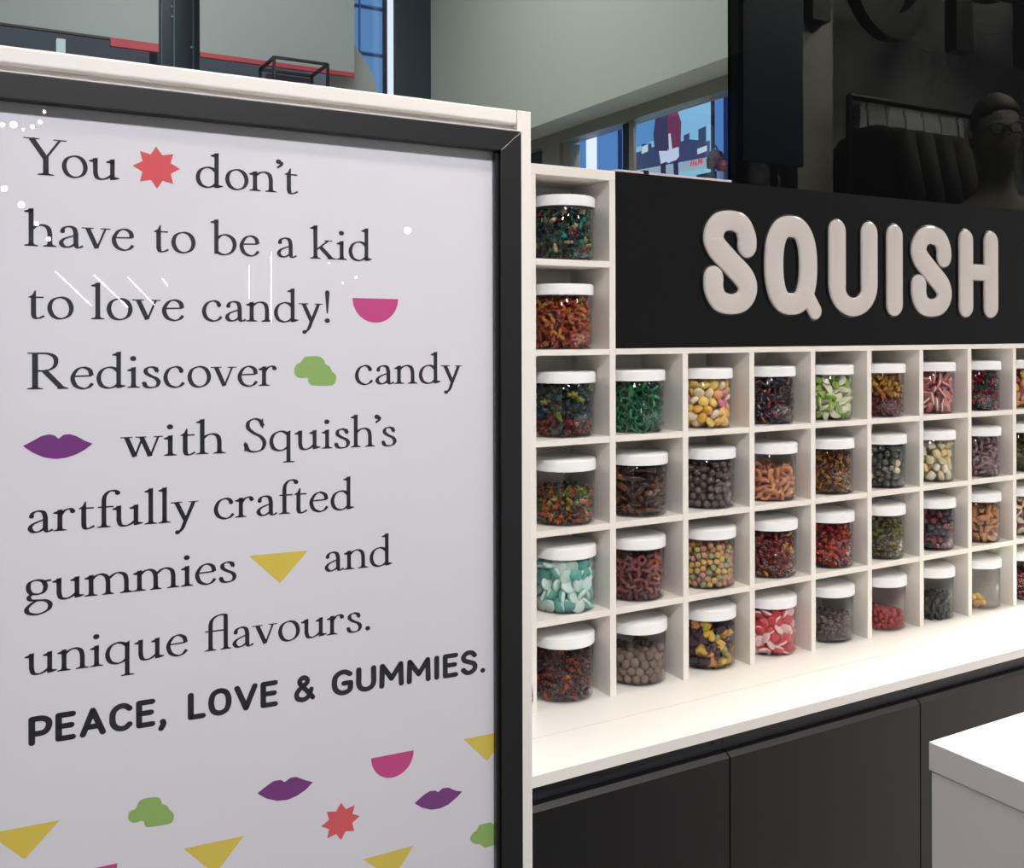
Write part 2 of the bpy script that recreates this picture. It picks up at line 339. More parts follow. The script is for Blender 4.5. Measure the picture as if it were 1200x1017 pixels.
# ------------------------------------------------------------------ neighbouring shop behind the tinted glass
def neighbour():
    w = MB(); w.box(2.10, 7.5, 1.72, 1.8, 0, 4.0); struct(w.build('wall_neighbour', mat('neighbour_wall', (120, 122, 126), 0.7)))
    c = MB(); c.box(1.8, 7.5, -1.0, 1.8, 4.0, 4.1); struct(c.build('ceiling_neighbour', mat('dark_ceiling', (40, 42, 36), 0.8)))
    e = MB(); e.box(7.4, 7.5, -1.0, 1.72, 0, 4.0); struct(e.build('wall_neighbour_end', mat('neighbour_wall', (0, 0, 0))))
    f = MB(); f.box(1.50, 1.79, 1.102, 1.119, 2.165, 4.0)
    tag(f.build('navy_panel', mat('navy_panel', (40, 52, 78), 0.5), bevel=.002), 'dark navy panel behind the left edge of the tinted glass', 'panel')
    f = MB(); f.box(2.035, 2.235, 1.37, 1.50, 0, 4.0)
    tag(f.build('grey_column', mat('grey_column', (176, 172, 164), 0.5), bevel=.004), 'slim grey column behind the tinted glass, next to the navy panel', 'column')
    p = MB(); p.box(2.75, 3.5, 1.68, 1.715, 0.4, 2.62)
    tag(p.build('wall_panel', mat('pale_wall_panel', (196, 200, 206), 0.6)), 'pale wall panel behind the tinted glass, beside the clothes rail', 'panel')
    p = MB(); p.box(2.62, 7.0, .98, 1.72, 3.02, 3.14)
    # sign letters of the neighbouring shop
    t = thing('shop_sign', 'dark raised shop sign letters behind the top of the tinted glass', 'sign', (0, 1.32, 2.81))
    LB = mat('matt_black_letter', (8, 8, 9), 0.5)
    def bar(nm, *bx):
        b = MB(); 
        for q in bx: b.box(*q)
        return b
    h = 0.62
    bar('T', (2.07, 2.17, 0, .06, 0, h), (1.92, 2.32, 0, .06, h - .1, h)).build('letter', LB, t)
    o = MB(); n = 40
    ring = lambda rx, rz: [(2.555 + rx * math.cos(a), h / 2 + rz * math.sin(a)) for a in [2 * math.pi * i / n for i in range(n)]]
    A = ring(.27, h / 2 + .01); B = ring(.165, h / 2 - .10)
    vs = [(x, y, z) for y in (0, .06) for R in (A, B) for (x, z) in R]; fs = []
    for i in range(n):
        j = (i + 1) % n
        fs += [(i, j, n + j, n + i), (2 * n + i, 3 * n + i, 3 * n + j, 2 * n + j), (i, 2 * n + i, 2 * n + j, j), (n + i, n + j, 3 * n + j, 3 * n + i)]
    o.add(vs, fs); o.build('letter', LB, t)
    bar('P', (2.95, 3.06, 0, .06, 0, h), (2.95, 3.25, 0, .06, h - .1, h), (2.95, 3.25, 0, .06, h * .42, h * .42 + .1), (3.2, 3.3, 0, .06, h * .46, h - .04)).build('letter', LB, t)
    b = bar('M', (3.44, 3.56, 0, .06, 0, h), (3.86, 3.98, 0, .06, 0, h))
    b.prism([(3.46, h), (3.58, h), (3.77, .15), (3.65, .15)][::-1], lambda p: (p[0], .06, p[1]), lambda p: (p[0], 0, p[1]))
    b.prism([(3.84, h), (3.96, h), (3.77, .15), (3.65, .15)][::-1], lambda p: (p[0], .06, p[1]), lambda p: (p[0], 0, p[1]))
    b.build('letter', LB, t)
    g = MB(); g.box(1.92, 4.0, .062, .085, h * .5, h * .5 + .04); g.box(1.92, 1.95, .062, .085, h * .5, 1.189); g.box(3.97, 4.0, .062, .085, h * .5, 1.189); g.build('mounting_rail', LB, t)
    # clothes rail with dark jackets
    RY, RZ = 1.30, 2.52
    r = thing('clothes_rail', 'dark clothes rail with jackets behind the tinted glass', 'clothes rail', (2.65, RY, 0))
    b = MB(); b.tube([(-.40, 0, RZ), (.40, 0, RZ)], .014); b.build('bar', LB, r)
    for s in (-.40, .40):
        b = MB(); b.tube([(s, 0, 0), (s, 0, RZ)], .014); b.box(s - .02, s + .02, -.25, .25, 0, .03); b.build('upright', LB, r)
    cols = [(22, 20, 18), (34, 30, 26), (16, 16, 16), (44, 38, 32), (20, 18, 18), (28, 22, 20)]
    words = ['black jacket at the left end of the dim clothes rail', 'dark brown jacket second along the dim clothes rail', 'black jacket third along the dim clothes rail',
             'taupe jacket fourth along the dim clothes rail', 'black jacket fifth along the dim clothes rail', 'deep brown jacket nearest the bust on the dim rail']
    for i in range(6):
        x = 2.36 + i * .115
        b = MB(); prof = [(0.0, .06, .015), (-.04, .16, .03), (-.10, .20, .045), (-.30, .21, .05), (-.75, .22, .055), (-.80, .22, .05)]
        vs = []; fs = []; n = 16
        for (z, ry, rx) in prof:
            for k in range(n):
                a = 2 * math.pi * k / n; vs.append((rx * math.cos(a) * (1 + .12 * math.cos(5 * a)), ry * math.sin(a), z))
        for q in range(len(prof) - 1):
            for k in range(n): fs.append((q * n + k, q * n + (k + 1) % n, (q + 1) * n + (k + 1) % n, (q + 1) * n + k))
        fs.append(tuple(range(n))); fs.append(tuple(range((len(prof) - 1) * n, len(prof) * n))[::-1])
        b.add(vs, fs)
        for s in (-1, 1): b.tube([(0, s * .17, -.06), (0, s * .225, -.30), (.01, s * .235, -.62)], [.045, .04, .035], 8)
        b.tube([(0, 0, 0), (0, 0, .06), (0, .015, .085), (0, 0, .10)], .004, 6)
        o = b.build('jacket', mat('jacket_cloth_%d' % i, cols[i], 0.8), smooth=True, loc=(x, RY, RZ - .115)); tag(o, words[i], 'jacket', 'jackets on the dim rail')
    # mannequin bust with glasses on a tall plinth
    mx, my = 2.50, 0.83
    pl = MB(); pl.box(mx - .28, mx + .28, my - .1, my + .1, 0, 1.72)
    tag(pl.build('bust_plinth', mat('dark_plinth', (34, 34, 34), 0.5), bevel=.01), 'dark plinth under the spectacled bust behind the tinted glass', 'plinth')
    t = thing('mannequin_bust', 'bare grey mannequin bust wearing glasses, behind the tinted glass', 'mannequin', (mx, my, 1.72), rotz=math.radians(-38))
    vs = []; fs = []; n = 28
    # (z, rx, ry, forward shift)
    sec = [(0, .20, .10, 0), (.10, .235, .105, 0), (.20, .25, .10, 0), (.27, .225, .09, 0), (.32, .14, .075, 0.0), (.36, .075, .065, .0), (.40, .060, .06, -.004), (.445, .060, .062, -.012),
           (.47, .052, .078, -.022), (.49, .060, .092, -.022), (.53, .072, .100, -.016), (.57, .078, .102, -.010), (.61, .080, .104, -.006), (.65, .078, .100, -.002), (.69, .066, .086, .004), (.715, .045, .058, .008), (.727, .015, .02, .01)]
    for (z, rx, ry, sh) in sec:
        for k in range(n):
            a = 2 * math.pi * k / n; x = rx * math.cos(a); y = ry * math.sin(a)
            if z > .45 and math.sin(a) < -.9:
                y -= {.53: .006, .57: .022, .61: .004, .49: .004}.get(z, 0.0) * (1 if abs(math.cos(a)) < .12 else .3)
            vs.append((x, y + sh, z))
    for q in range(len(sec) - 1):
        for k in range(n): fs.append((q * n + k, q * n + (k + 1) % n, (q + 1) * n + (k + 1) % n, (q + 1) * n + k))
    fs.append(tuple(range(n))[::-1]); fs.append(tuple(range((len(sec) - 1) * n, len(sec) * n)))
    SK = mat('mannequin_skin', (150, 144, 136), 0.55)
    b = MB(); b.add(vs, fs)
    for s in (-1, 1): b.lathe([(0, -.03), (.012, -.024), (.016, 0), (.014, .022), (0, .03)], 10, (s * .080, .0, .575))
    b.build('body', SK, t, smooth=True)
    hr = MB(); hv = []; hf = []
    hs = [(.60, .084, .100, .014), (.64, .086, .108, .006), (.68, .078, .100, .004), (.715, .056, .074, .006), (.738, .02, .03, .008)]
    for (z, rx, ry, sh) in hs:
        for k in range(n):
            a = 2 * math.pi * k / n; zz = z + (.045 if (math.sin(a) < -.55 and z < .61) else 0) - (.05 if (math.sin(a) > .4 and z < .61) else 0)
            hv.append((rx * math.cos(a), ry * math.sin(a) + sh, zz))
    for q in range(len(hs) - 1):
        for k in range(n): hf.append((q * n + k, q * n + (k + 1) % n, (q + 1) * n + (k + 1) % n, (q + 1) * n + k))
    hf.append(tuple(range((len(hs) - 1) * n, len(hs) * n)))
    hr.add(hv, hf); hr.build('hair', mat('dark_hair', (60, 54, 46), 0.6), t, smooth=True)
    gl = MB()
    for s in (-1, 1):
        gl.tube([(s * .034 + .026 * math.cos(a), -.128, .585 + .020 * math.sin(a)) for a in [2 * math.pi * i / 16 for i in range(17)]], .004, 6)
        gl.tube([(s * .060, -.126, .588), (s * .083, -.02, .588), (s * .084, .02, .575)], .003, 6)
    gl.tube([(-.009, -.129, .59), (.009, -.129, .59)], .003, 6)
    gl.build('glasses', mat('black_glasses', (8, 8, 8), 0.3), t)
neighbour()

# ------------------------------------------------------------------ candy wall: shelving
CW, T = 0.17, 0.0135
NC = 9
ZB = [0.90, 1.048, 1.206, 1.365, 1.5255]        # undersides of shelves (ledge, three shelves, top rail)
def shelving():
    t = thing('cubby_shelf', 'white cubby shelving with four rows and a taller column at its left end', 'shelf unit', (0, 0, 0.9))
    Z = lambda z: z - 0.9
    D = 0.13
    def part(nm, bx, **k):
        b = MB(); b.box(*bx); return b.build(nm, WHITE, t, bevel=0.0006, **k)
    part('back_panel', (-T, NC * CW, D, D + .012, 0, Z(1.5365)))
    part('back_panel', (-T, CW, D, D + .012, Z(1.5365), Z(1.8625)))
    part('side_panel', (-T, 0, 0, D, 0, Z(1.8445)))
    part('top_panel', (-T, CW, 0, D + .012, Z(1.8445), Z(1.8625)))
    part('divider', (CW - T, CW, 0, D, 0, Z(1.8445)))
    for k in range(2, NC + 1): part('divider', (k * CW - T, k * CW, 0, D, 0, Z(1.5255)))
    for z in ZB[1:4] + [ZB[4]]:
        for k in range(NC):
            if z == ZB[4] and k > 0: continue
            part('shelf', (k * CW, (k + 1) * CW - T, 0.0003, D, Z(z), Z(z) + (.0115 if z != ZB[4] else .0105)))
    part('shelf', (0, CW - T, .0003, D, Z(1.685), Z(1.6965)))
    part('top_rail', (CW, NC * CW, 0, D + .012, Z(1.5255), Z(1.5365)))
shelving()

def worktop():
    t = thing('counter_ledge', 'long white counter ledge in front of the lowest cubby row', 'worktop', (0.6, -0.05, 0.882))
    b = MB(); b.box(-.86, .98, -.0383, .21, 0, .018); b.build('back_board', WHITE_TOP, t, bevel=.0003)
    b = MB(); b.box(-.86, .98, -.156, -.0399, 0, .018); b.build('front_board', WHITE_TOP, t, bevel=.0003)
worktop()

def cabinets():
    LIP = mat('charcoal_door_lip', (46, 46, 47), 0.5)
    CH = mat('charcoal_channel', (44, 44, 50), 0.4)
    xs = [-.227, .258, .743, 1.228, 1.58]
    lbs = ['black base cabinet at the left, partly behind the framed display', 'black base cabinet in the middle, under the ledge between two door seams',
           'black base cabinet behind the white counter corner', 'black base cabinet at the far right under the ledge']
    for i in range(4):
        x0, x1 = xs[i], xs[i + 1]; w = x1 - x0
        t = thing('base_cabinet', lbs[i], 'cabinet', (x0, 0, 0), 'black base cabinets under the ledge')
        b = MB(); b.box(0.0005, w - .0005, -.16, .14, .08, .8815); b.box(0.01, w - .01, -.12, .14, 0, .08); b.build('carcass', BLACK, t)
        c = MB(); c.box(0.0005, w - .0005, -.186, -.1605, .8517, .8815); c.build('handle_channel', CH, t)
        d = MB(); g = .0016
        pts = [(-.2058, .085), (-.162, .085), (-.162, .8512), (-.1978, .8512), (-.2058, .8442)]
        d.prism(pts, lambda p: (g, p[0], p[1]), lambda p: (w - g, p[0], p[1]), [0, 0, 0, 0, 0, 1, 0]); 
        d.build('door', [BLACK, LIP], t)
        s = MB(); s.lathe([(0, -.003), (.003, 0), (0, .003)], 8, (w - .02, -.1875, .866)); s.build('screw', mat('steel_screw', (120, 120, 120), 0.4, metal=.6), t)
cabinets()

# ------------------------------------------------------------------ letters with domed faces
def stroke3d(mb, path, w, y0, h, edge, closed=False, k=0):
    """path: (u, z) samples; sweeps a flat-topped rounded profile standing off the board towards -y"""
    P = [np.array(p[:2], float) for p in path]; N = len(P)
    ws = [p[2] if len(p) > 2 else w for p in path]
    prof = [(-1, 0.0, 0.0), (-1, 0.0, .45), (-1, edge * .3, .8), (-1, edge, 1.0), (1, edge, 1.0), (1, edge * .3, .8), (1, 0.0, .45), (1, 0.0, 0.0)]
    vs = []; fs = []; n = len(prof)
    for i in range(N):
        a = P[(i - 1) % N] if (closed or i > 0) else P[i]; b = P[(i + 1) % N] if (closed or i < N - 1) else P[i]
        d = (b - a) / np.linalg.norm(b - a); nn = np.array([-d[1], d[0]])
        for (s, ins, hh) in prof:
            q = P[i] + nn * s * (ws[i] / 2 - ins); vs.append((q[0], y0 - h * hh, q[1]))
    for i in range(N if closed else N - 1):
        j = (i + 1) % N
        for c in range(n - 1): fs.append((i * n + c, i * n + c + 1, j * n + c + 1, j * n + c))
    mb.add(vs, fs, k)
    if not closed:
        for (i, o) in ((0, 1), (N - 1, N - 2)):
            d = (P[i] - P[o]) / np.linalg.norm(P[i] - P[o]); nn = np.array([-d[1], d[0]]); vs = []; fs = []
            half = prof[:4]; S = 14
            for q in range(S + 1):
                a = math.pi * q / S; dd = nn * math.cos(a) + d * math.sin(a)
                for (_, ins, hh) in half:
                    p = P[i] + dd * (ws[i] / 2 - ins); vs.append((p[0], y0 - h * hh, p[1]))
            m4 = len(half)
            for q in range(S):
                for c in range(m4 - 1): fs.append((q * m4 + c, (q + 1) * m4 + c, (q + 1) * m4 + c + 1, q * m4 + c + 1))
            vs.append((P[i][0], y0 - h, P[i][1])); ctr = len(vs) - 1
            for q in range(S): fs.append((q * m4 + m4 - 1, (q + 1) * m4 + m4 - 1, ctr))
            mb.add(vs, fs, k)

def sign():
    t = thing('shop_sign_board', 'black sign board with raised white SQUISH letters above the cubbies', 'sign', (0.9, 0.002, 1.5368))
    b = MB(); b.box(CW + .0005 - .9, NC * CW - .9, 0, .02, 0, .3257); b.build('board', BLACK_SIGN, t)
    S1 = [(.0885, 1.7390, .049), (.0875, 1.7560, .048), (.0745, 1.7790, .044), (.0456, 1.7866, .040), (.0165, 1.7790, .044), (.0020, 1.7560, .050), (.0095, 1.7330, .051), (.0456, 1.7030, .050), (.0815, 1.6730, .051), (.0890, 1.6500, .050),
          (.0755, 1.6290, .044), (.0456, 1.6215, .040), (.0160, 1.6290, .044), (.0025, 1.6500, .048), (.0015, 1.6720, .049)]
    S1 = [(p[0] + .400, p[1], p[2]) for p in catmull(S1, 8)]
    Q = [(.6088 + .0482 * abs(math.cos(a)) ** .75 * (1 if math.cos(a) > 0 else -1), 1.7035 + .0795 * abs(math.sin(a)) ** .85 * (1 if math.sin(a) > 0 else -1), .0505 - .006 * abs(math.sin(a)) ** 3) for a in [2 * math.pi * i / 64 for i in range(64)]]
    U = [(.742, 1.78), (.742, 1.73), (.742, 1.668)] + [(.7912 - .0492 * math.cos(a), 1.664 - .0445 * math.sin(a), .050 - .010 * math.sin(a)) for a in [math.pi * i / 16 for i in range(17)]] + [(.8405, 1.668), (.8405, 1.73), (.8405, 1.78)]
    letters = [('S', [(S1, .0505, False)]), ('Q', [(Q, .05, True), ([(.650, 1.648), (.662, 1.630), (.6765, 1.610)], .036, False)]), ('U', [(U, .0505, False)]),
               ('I', [([(.9212, 1.778), (.9212, 1.70), (.9212, 1.6268)], .0515, False)]), ('S', [([(x + .6, z - .001, w) for (x, z, w) in S1], .0505, False)]),
               ('H', [([(1.167, 1.7795), (1.167, 1.70), (1.167, 1.6248)], .0495, False), ([(1.2593, 1.7785), (1.2593, 1.7), (1.2593, 1.6252)], .052, False), ([(1.180, 1.706), (1.21, 1.706), (1.246, 1.706)], .0385, False)])]
    off = lambda p: (p[0] - .9, p[1] - 1.5368) + tuple(p[2:])
    grow = lambda p: (p[0] - .9, p[1] - 1.5368) + ((p[2] + .006,) if len(p) > 2 else ())
    for nm, st in letters:
        a = MB(); e = MB()
        for i, (p, w, cl) in enumerate(st):
            stroke3d(a, [off(q) for q in p], w, -.002, .0062 + (.0001 * i), .0042, cl)
            stroke3d(e, [grow(q) for q in p], w + .006, 0.0, .0030 + .0001 * i, .0008, cl)
        o = a.build('letter', ACRYL, t, smooth=True)
        e.build('letter_backing', ACRYL_EDGE, o)
    # pale edge trim and clip along the top of the board
    s = MB(); s.box(CW + .002 - .9, .4517 - .9, -.001, .02, .3260, .3300); s.build('edge_trim', mat('pale_edge_trim', (206, 196, 196), 0.4), t)
    c = MB(); c.box(.236 - .9, .246 - .9, -.003, .021, .3245, .3325); c.build('trim_clip', ACRYL_EDGE, t)
    g = MB(); g.box(.4522, NC * CW, 0.004, .012, 1.8627, 3.99)
    tag(g.build('tinted_glass_screen', TINT), 'tall black tinted glass screen above the sign board, dim shop behind it', 'glass screen')
sign()

# ------------------------------------------------------------------ white counter on the right
def counter():
    t = thing('white_counter', 'white counter with overhanging top at the lower right', 'counter', (0.287, -0.575, 0))
    b = MB(); b.box(0, 1.6, -.85, 0, .961, 1.0); b.build('countertop', COUNTER, t, bevel=.0012)
    b = MB(); b.box(.0025, 1.59, -.84, -.0025, 0, .960); b.build('body', COUNTER, t, bevel=.001)
counter()

# ------------------------------------------------------------------ framed display with the printed poster
O3 = Vector((-0.3087325, -0.4346906, 1.5672911)); H3 = Vector((0.9990314, -0.0424091, -0.011738)); N3 = Vector((-0.0424121, -0.9991002, 0.0))
FLOOR_T = -1.567
def pp(s, t, off=0.0): return O3 + H3 * s + Vector((0, 0, t)) + N3 * off
SL = -0.552                 # inner left edge of the print

def ribbon(mb, pts, ws, X, Y, k=0):
    """flat ribbon through 2D pts with widths, mapped by X,Y -> 3D"""
    P = [np.array(p, float) for p in pts]; N = len(P); L = []; R = []
    for i in range(N):
        a = P[max(i - 1, 0)]; b = P[min(i + 1, N - 1)]; d = b - a; d = d / (np.linalg.norm(d) + 1e-9); nn = np.array([-d[1], d[0]])
        L.append(P[i] + nn * ws[i] / 2); R.append(P[i] - nn * ws[i] / 2)
    vs = [Y(p) for p in L] + [Y(p) for p in R]
    mb.add(vs, [(N + i, N + i + 1, i + 1, i) for i in range(N - 1)], k)
def polyf(mb, pts, Y, k=0): mb.add([Y(p) for p in pts], [tuple(range(len(pts)))], k)

STEM, HAIR, TRACK = 17.5, 6.5, 7.0
def nibw(P):
    ws = []
    for i in range(len(P)):
        d = P[min(i + 1, len(P) - 1)] - P[max(i - 1, 0)]; a = math.atan2(d[1], d[0])
        ws.append(HAIR + (STEM - HAIR) * abs(math.sin(a - math.radians(14))) ** 1.5)
    return ws
def N_(*p, cl=False): return ('n', p, cl)
def L_(a, b, w): return ('l', a, b, w)
def D_(x, y, r): return ('d', x, y, r)
def P_(*p): return ('p', p)
def stem(x, z0, z1): return ('l', (x, z0), (x, z1), STEM)
def foot(x, a=24): return P_((x - a, 0), (x + a, 0), (x + a, 4), (x + 10, 9), (x + 9, 18), (x - 9, 18), (x - 10, 9), (x - a, 4))
def flag(x, h): return P_((x + 9, h + 3), (x - 24, h - 12), (x - 24, h - 17), (x - 9, h - 20), (x + 9, h - 24))
def tops(x, h, a=22): return P_((x - a, h - 5), (x + a, h - 5), (x + a, h), (x - a, h))
_s = [(61, 76), (53, 93), (36, 99), (19, 90), (18, 72), (34, 57), (56, 44), (66, 26), (58, 6), (36, 0), (18, 6), (9, 26)]
GL = {
 'a': (90, [N_((15, 76), (22, 91), (40, 98), (58, 90), (64, 66)), L_((64, 70), (64, 16), 18), N_((64, 22), (67, 6), (76, 2), (90, 10)), N_((64, 58), (44, 51), (20, 38), (11, 20), (22, 4), (42, 4), (64, 20)), D_(16, 75, 9)]),
 'b': (106, [stem(18, 2, 172), flag(18, 172), N_((18, 72), (38, 94), (62, 98), (86, 80), (94, 50), (84, 18), (60, 1), (36, 2), (18, 14))]),
 'c': (88, [N_((74, 78), (64, 94), (46, 99), (22, 85), (10, 50), (20, 15), (46, 0), (68, 6), (82, 22)), D_(72, 78, 9)]),
 'd': (110, [N_((84, 78), (66, 95), (44, 98), (20, 82), (10, 48), (20, 14), (44, 1), (66, 6), (84, 22)), stem(84, 0, 172), flag(84, 172), P_((76, 0), (93, 2), (110, 8), (110, 12), (92, 16), (76, 18))]),
 'e': (88, [L_((12, 57), (78, 60), 7), N_((78, 60), (72, 86), (50, 99), (26, 88), (10, 52), (20, 15), (46, 0), (68, 6), (82, 24))]),
 'f': (60, [stem(26, 0, 132), N_((26, 126), (30, 150), (44, 168), (62, 172), (80, 164)), D_(77, 160, 10), L_((4, 97), (62, 97), 7), foot(26, 25)]),
 '@': (106, [stem(26, 0, 132), N_((26, 126), (32, 152), (52, 170), (76, 174), (94, 168)), stem(88, 0, 170), L_((4, 97), (88, 97), 7), foot(26), foot(88, 22)]),
 'g': (92, [N_((42, 99), (18, 90), (12, 66), (20, 42), (42, 34), (64, 42), (72, 66), (64, 90), cl=True), L_((62, 90), (92, 94), 9), N_((26, 38), (14, 24), (20, 10), (44, 6), (72, 2), (88, -16), (80, -42), (46, -58), (14, -50), (6, -30), (22, -8), (40, 4))]),
 'h': (106, [stem(18, 0, 172), flag(18, 172), N_((18, 74), (38, 93), (60, 98), (78, 86), (84, 60)), stem(84, 0, 64), foot(18), foot(84)]),
 'i': (46, [stem(23, 0, 98), flag(23, 98), foot(23), D_(22, 140, 12)]),
 'k': (106, [stem(18, 0, 172), flag(18, 172), L_((20, 44), (74, 94), 8), tops(76, 98, 18), L_((40, 62), (88, 4), 19), P_((72, 0), (110, 0), (110, 4), (92, 10), (76, 10)), foot(18)]),
 'l': (46, [stem(23, 0, 172), flag(23, 172), foot(23)]),
 'm': (172, [stem(18, 0, 98), flag(18, 98), N_((18, 74), (36, 93), (56, 98), (74, 86), (80, 60)), stem(80, 0, 64), N_((82, 74), (102, 93), (122, 98), (142, 86), (148, 60)), stem(148, 0, 64), foot(18), foot(80, 22), foot(148)]),
 'n': (106, [stem(18, 0, 98), flag(18, 98), N_((18, 74), (38, 93), (60, 98), (78, 86), (84, 60)), stem(84, 0, 64), foot(18), foot(84)]),
 'o': (98, [N_((49, 99), (20, 84), (10, 49), (22, 13), (49, 0), (78, 15), (88, 50), (76, 86), cl=True)]),
 'q': (108, [N_((84, 80), (66, 95), (44, 98), (20, 82), (10, 48), (20, 14), (44, 1), (66, 6), (84, 22)), stem(84, -62, 96), P_((76, 92), (93, 104), (93, 84), (76, 84)), P_((60, -62), (110, -62), (110, -57), (94, -54), (75, -54), (60, -57))]),
 'r': (74, [stem(18, 0, 98), flag(18, 98), N_((18, 68), (32, 90), (50, 99), (66, 94)), D_(63, 88, 10), foot(18)]),
 's': (76, [N_(*_s), L_((62, 70), (62, 98), 5), L_((9, 4), (9, 30), 5)]),
 't': (66, [L_((26, 100), (26, 14), 18), P_((8, 94), (8, 98), (22, 108), (30, 128), (35, 128), (35, 94)), L_((20, 97), (62, 97), 7), N_((26, 24), (30, 5), (44, 1), (64, 12))]),
 'u': (110, [stem(20, 26, 98), flag(20, 98), N_((20, 32), (26, 8), (44, 1), (64, 8), (84, 26)), stem(84, 2, 98), flag(84, 98), P_((76, 0), (93, 2), (110, 8), (110, 12), (92, 16), (76, 18))]),
 'v': (96, [L_((16, 96), (50, 2), 18), L_((51, 4), (82, 96), 8), tops(16, 98), tops(82, 98, 18)]),
 'w': (146, [L_((16, 96), (46, 2), 18), L_((47, 4), (74, 94), 8), L_((70, 96), (102, 2), 18), L_((103, 4), (132, 96), 8), tops(16, 98), tops(68, 98, 20), tops(132, 98, 17)]),
 'y': (96, [L_((16, 96), (52, 4), 18), N_((84, 96), (66, 44), (50, 0), (38, -34), (22, -52)), D_(20, -50, 10), tops(16, 98), tops(84, 98, 18)]),
 'Y': (150, [L_((24, 166), (74, 78), 21), L_((126, 166), (76, 80), 9), L_((75, 0), (75, 84), 20), tops(24, 168, 28), tops(126, 168, 24), foot(75, 30)]),
 'R': (144, [L_((28, 0), (28, 166), 21), N_((28, 164), (70, 164), (96, 150), (102, 126), (94, 102), (70, 86), (28, 84)), L_((60, 86), (122, 4), 21), P_((104, 0), (146, 0), (146, 4), (128, 12), (110, 12)), foot(28, 28), P_((2, 163), (28, 163), (28, 168), (2, 168))]),
 'S': (108, [N_(*[(x * 1.42 + 2, z * 1.68) for (x, z) in _s]), L_((88, 118), (88, 166), 6), L_((14, 4), (14, 52), 6)]),
 '’': (36, [D_(16, 158, 12), N_((26, 158), (26, 142), (10, 126))]),
 '!': (46, [P_((10, 160), (16, 168), (26, 168), (32, 160), (24, 48), (18, 48)), D_(21, 10, 12)]),
 '.': (36, [D_(18, 10, 12)]),
}
def glyph(mb, ops, x0, s, sx, base, off):
    Y = lambda p: pp(x0 + p[0] * sx, base + p[1] * s, off)
    for op in ops:
        if op[0] == 'n':
            P = catmull(op[1], 7, op[2])
            if op[2]: P = P + [P[0]]
            w = nibw(P)
            if op[2]: w[0] = w[-1] = (w[1] + w[-2]) / 2
            ribbon(mb, P, w, None, Y)
        elif op[0] == 'l': ribbon(mb, [op[1], op[2]], [op[3]] * 2, None, Y)
        elif op[0] == 'd': polyf(mb, [(op[1] + op[3] * math.cos(a), op[2] + op[3] * math.sin(a)) for a in [2 * math.pi * i / 18 for i in range(18)]], Y)
        else: polyf(mb, op[1], Y)
LINES = [
 (0.1483, [('You', -0.5152, -0.4313), ('don’t', -0.356, -0.2492)]),
 (0.0786, [('have', -0.5143, -0.417), ('to', -0.399, -0.357), ('be', -0.3392, -0.2909), ('a', -0.2717, -0.2512), ('kid', -0.2332, -0.165)]),
 (0.0083, [('to', -0.5143, -0.4732), ('love', -0.4561, -0.3686), ('candy!', -0.35, -0.2107)]),
 (-0.0607, [('Rediscover', -0.5136, -0.2727), ('candy', -0.1843, -0.0553)]),
 (-0.1312, [('with', -0.4279, -0.328), ('Squish’s', -0.3091, -0.1357)]),
 (-0.2002, [('artfully', -0.5141, -0.3568), ('crafted', -0.3384, -0.1866)]),
 (-0.2675, [('gummies', -0.516, -0.3159), ('and', -0.2197, -0.1417)]),
 (-0.3382, [('unique', -0.5154, -0.3658), ('@avours.', -0.3482, -0.1666)]),
]
SANS = {  # rounded monoline capitals, height 100, stroke 19
 'P': (66, [[(10, 10), (10, 90)], ['c', (10, 90), (38, 90), (55, 80), (58, 64), (50, 46), (36, 40), (10, 40)]]),
 'E': (60, [[(10, 10), (10, 90)], [(10, 90), (50, 90)], [(10, 52), (46, 52)], [(10, 10), (50, 10)]]),
 'A': (78, [[(10, 10), (39, 90)], [(39, 90), (68, 10)], [(22, 34), (56, 34)]]),
 'C': (70, [['c', (60, 78), (46, 89), (28, 88), (13, 74), (9, 50), (13, 26), (28, 12), (46, 11), (60, 22)]]),
 ',': (26, [['c', (13, 12), (15, 2), (8, -12)]]),
 'L': (56, [[(10, 90), (10, 10)], [(10, 10), (48, 10)]]),
 'O': (74, [['o', (37, 91), (16, 80), (9, 50), (16, 20), (37, 9), (58, 20), (65, 50), (58, 80)]]),
 'V': (76, [[(9, 90), (38, 12)], [(38, 12), (67, 90)]]),
 '&': (82, [['c', (72, 12), (56, 32), (24, 68), (22, 84), (36, 92), (50, 84), (48, 70), (26, 54), (10, 36), (12, 16), (34, 8), (54, 18), (66, 44)]]),
 'G': (74, [['c', (62, 80), (46, 90), (28, 88), (13, 74), (9, 50), (13, 26), (28, 12), (46, 10), (62, 20), (64, 46)], [(64, 46), (42, 46)]]),
 'U': (72, [['c', (10, 90), (10, 60), (10, 34), (18, 16), (36, 9), (54, 16), (62, 34), (62, 60), (62, 90)]]),
 'M': (90, [[(10, 10), (12, 90)], [(12, 90), (45, 36)], [(45, 36), (78, 90)], [(78, 90), (80, 10)]]),
 'I': (26, [[(13, 10), (13, 90)]]),
 'S': (64, [['c', (54, 78), (42, 90), (24, 90), (11, 76), (16, 60), (34, 52), (52, 42), (55, 24), (42, 10), (24, 9), (10, 22)]]),
 '.': (26, [[(13, 8), (13, 9)]]),
}
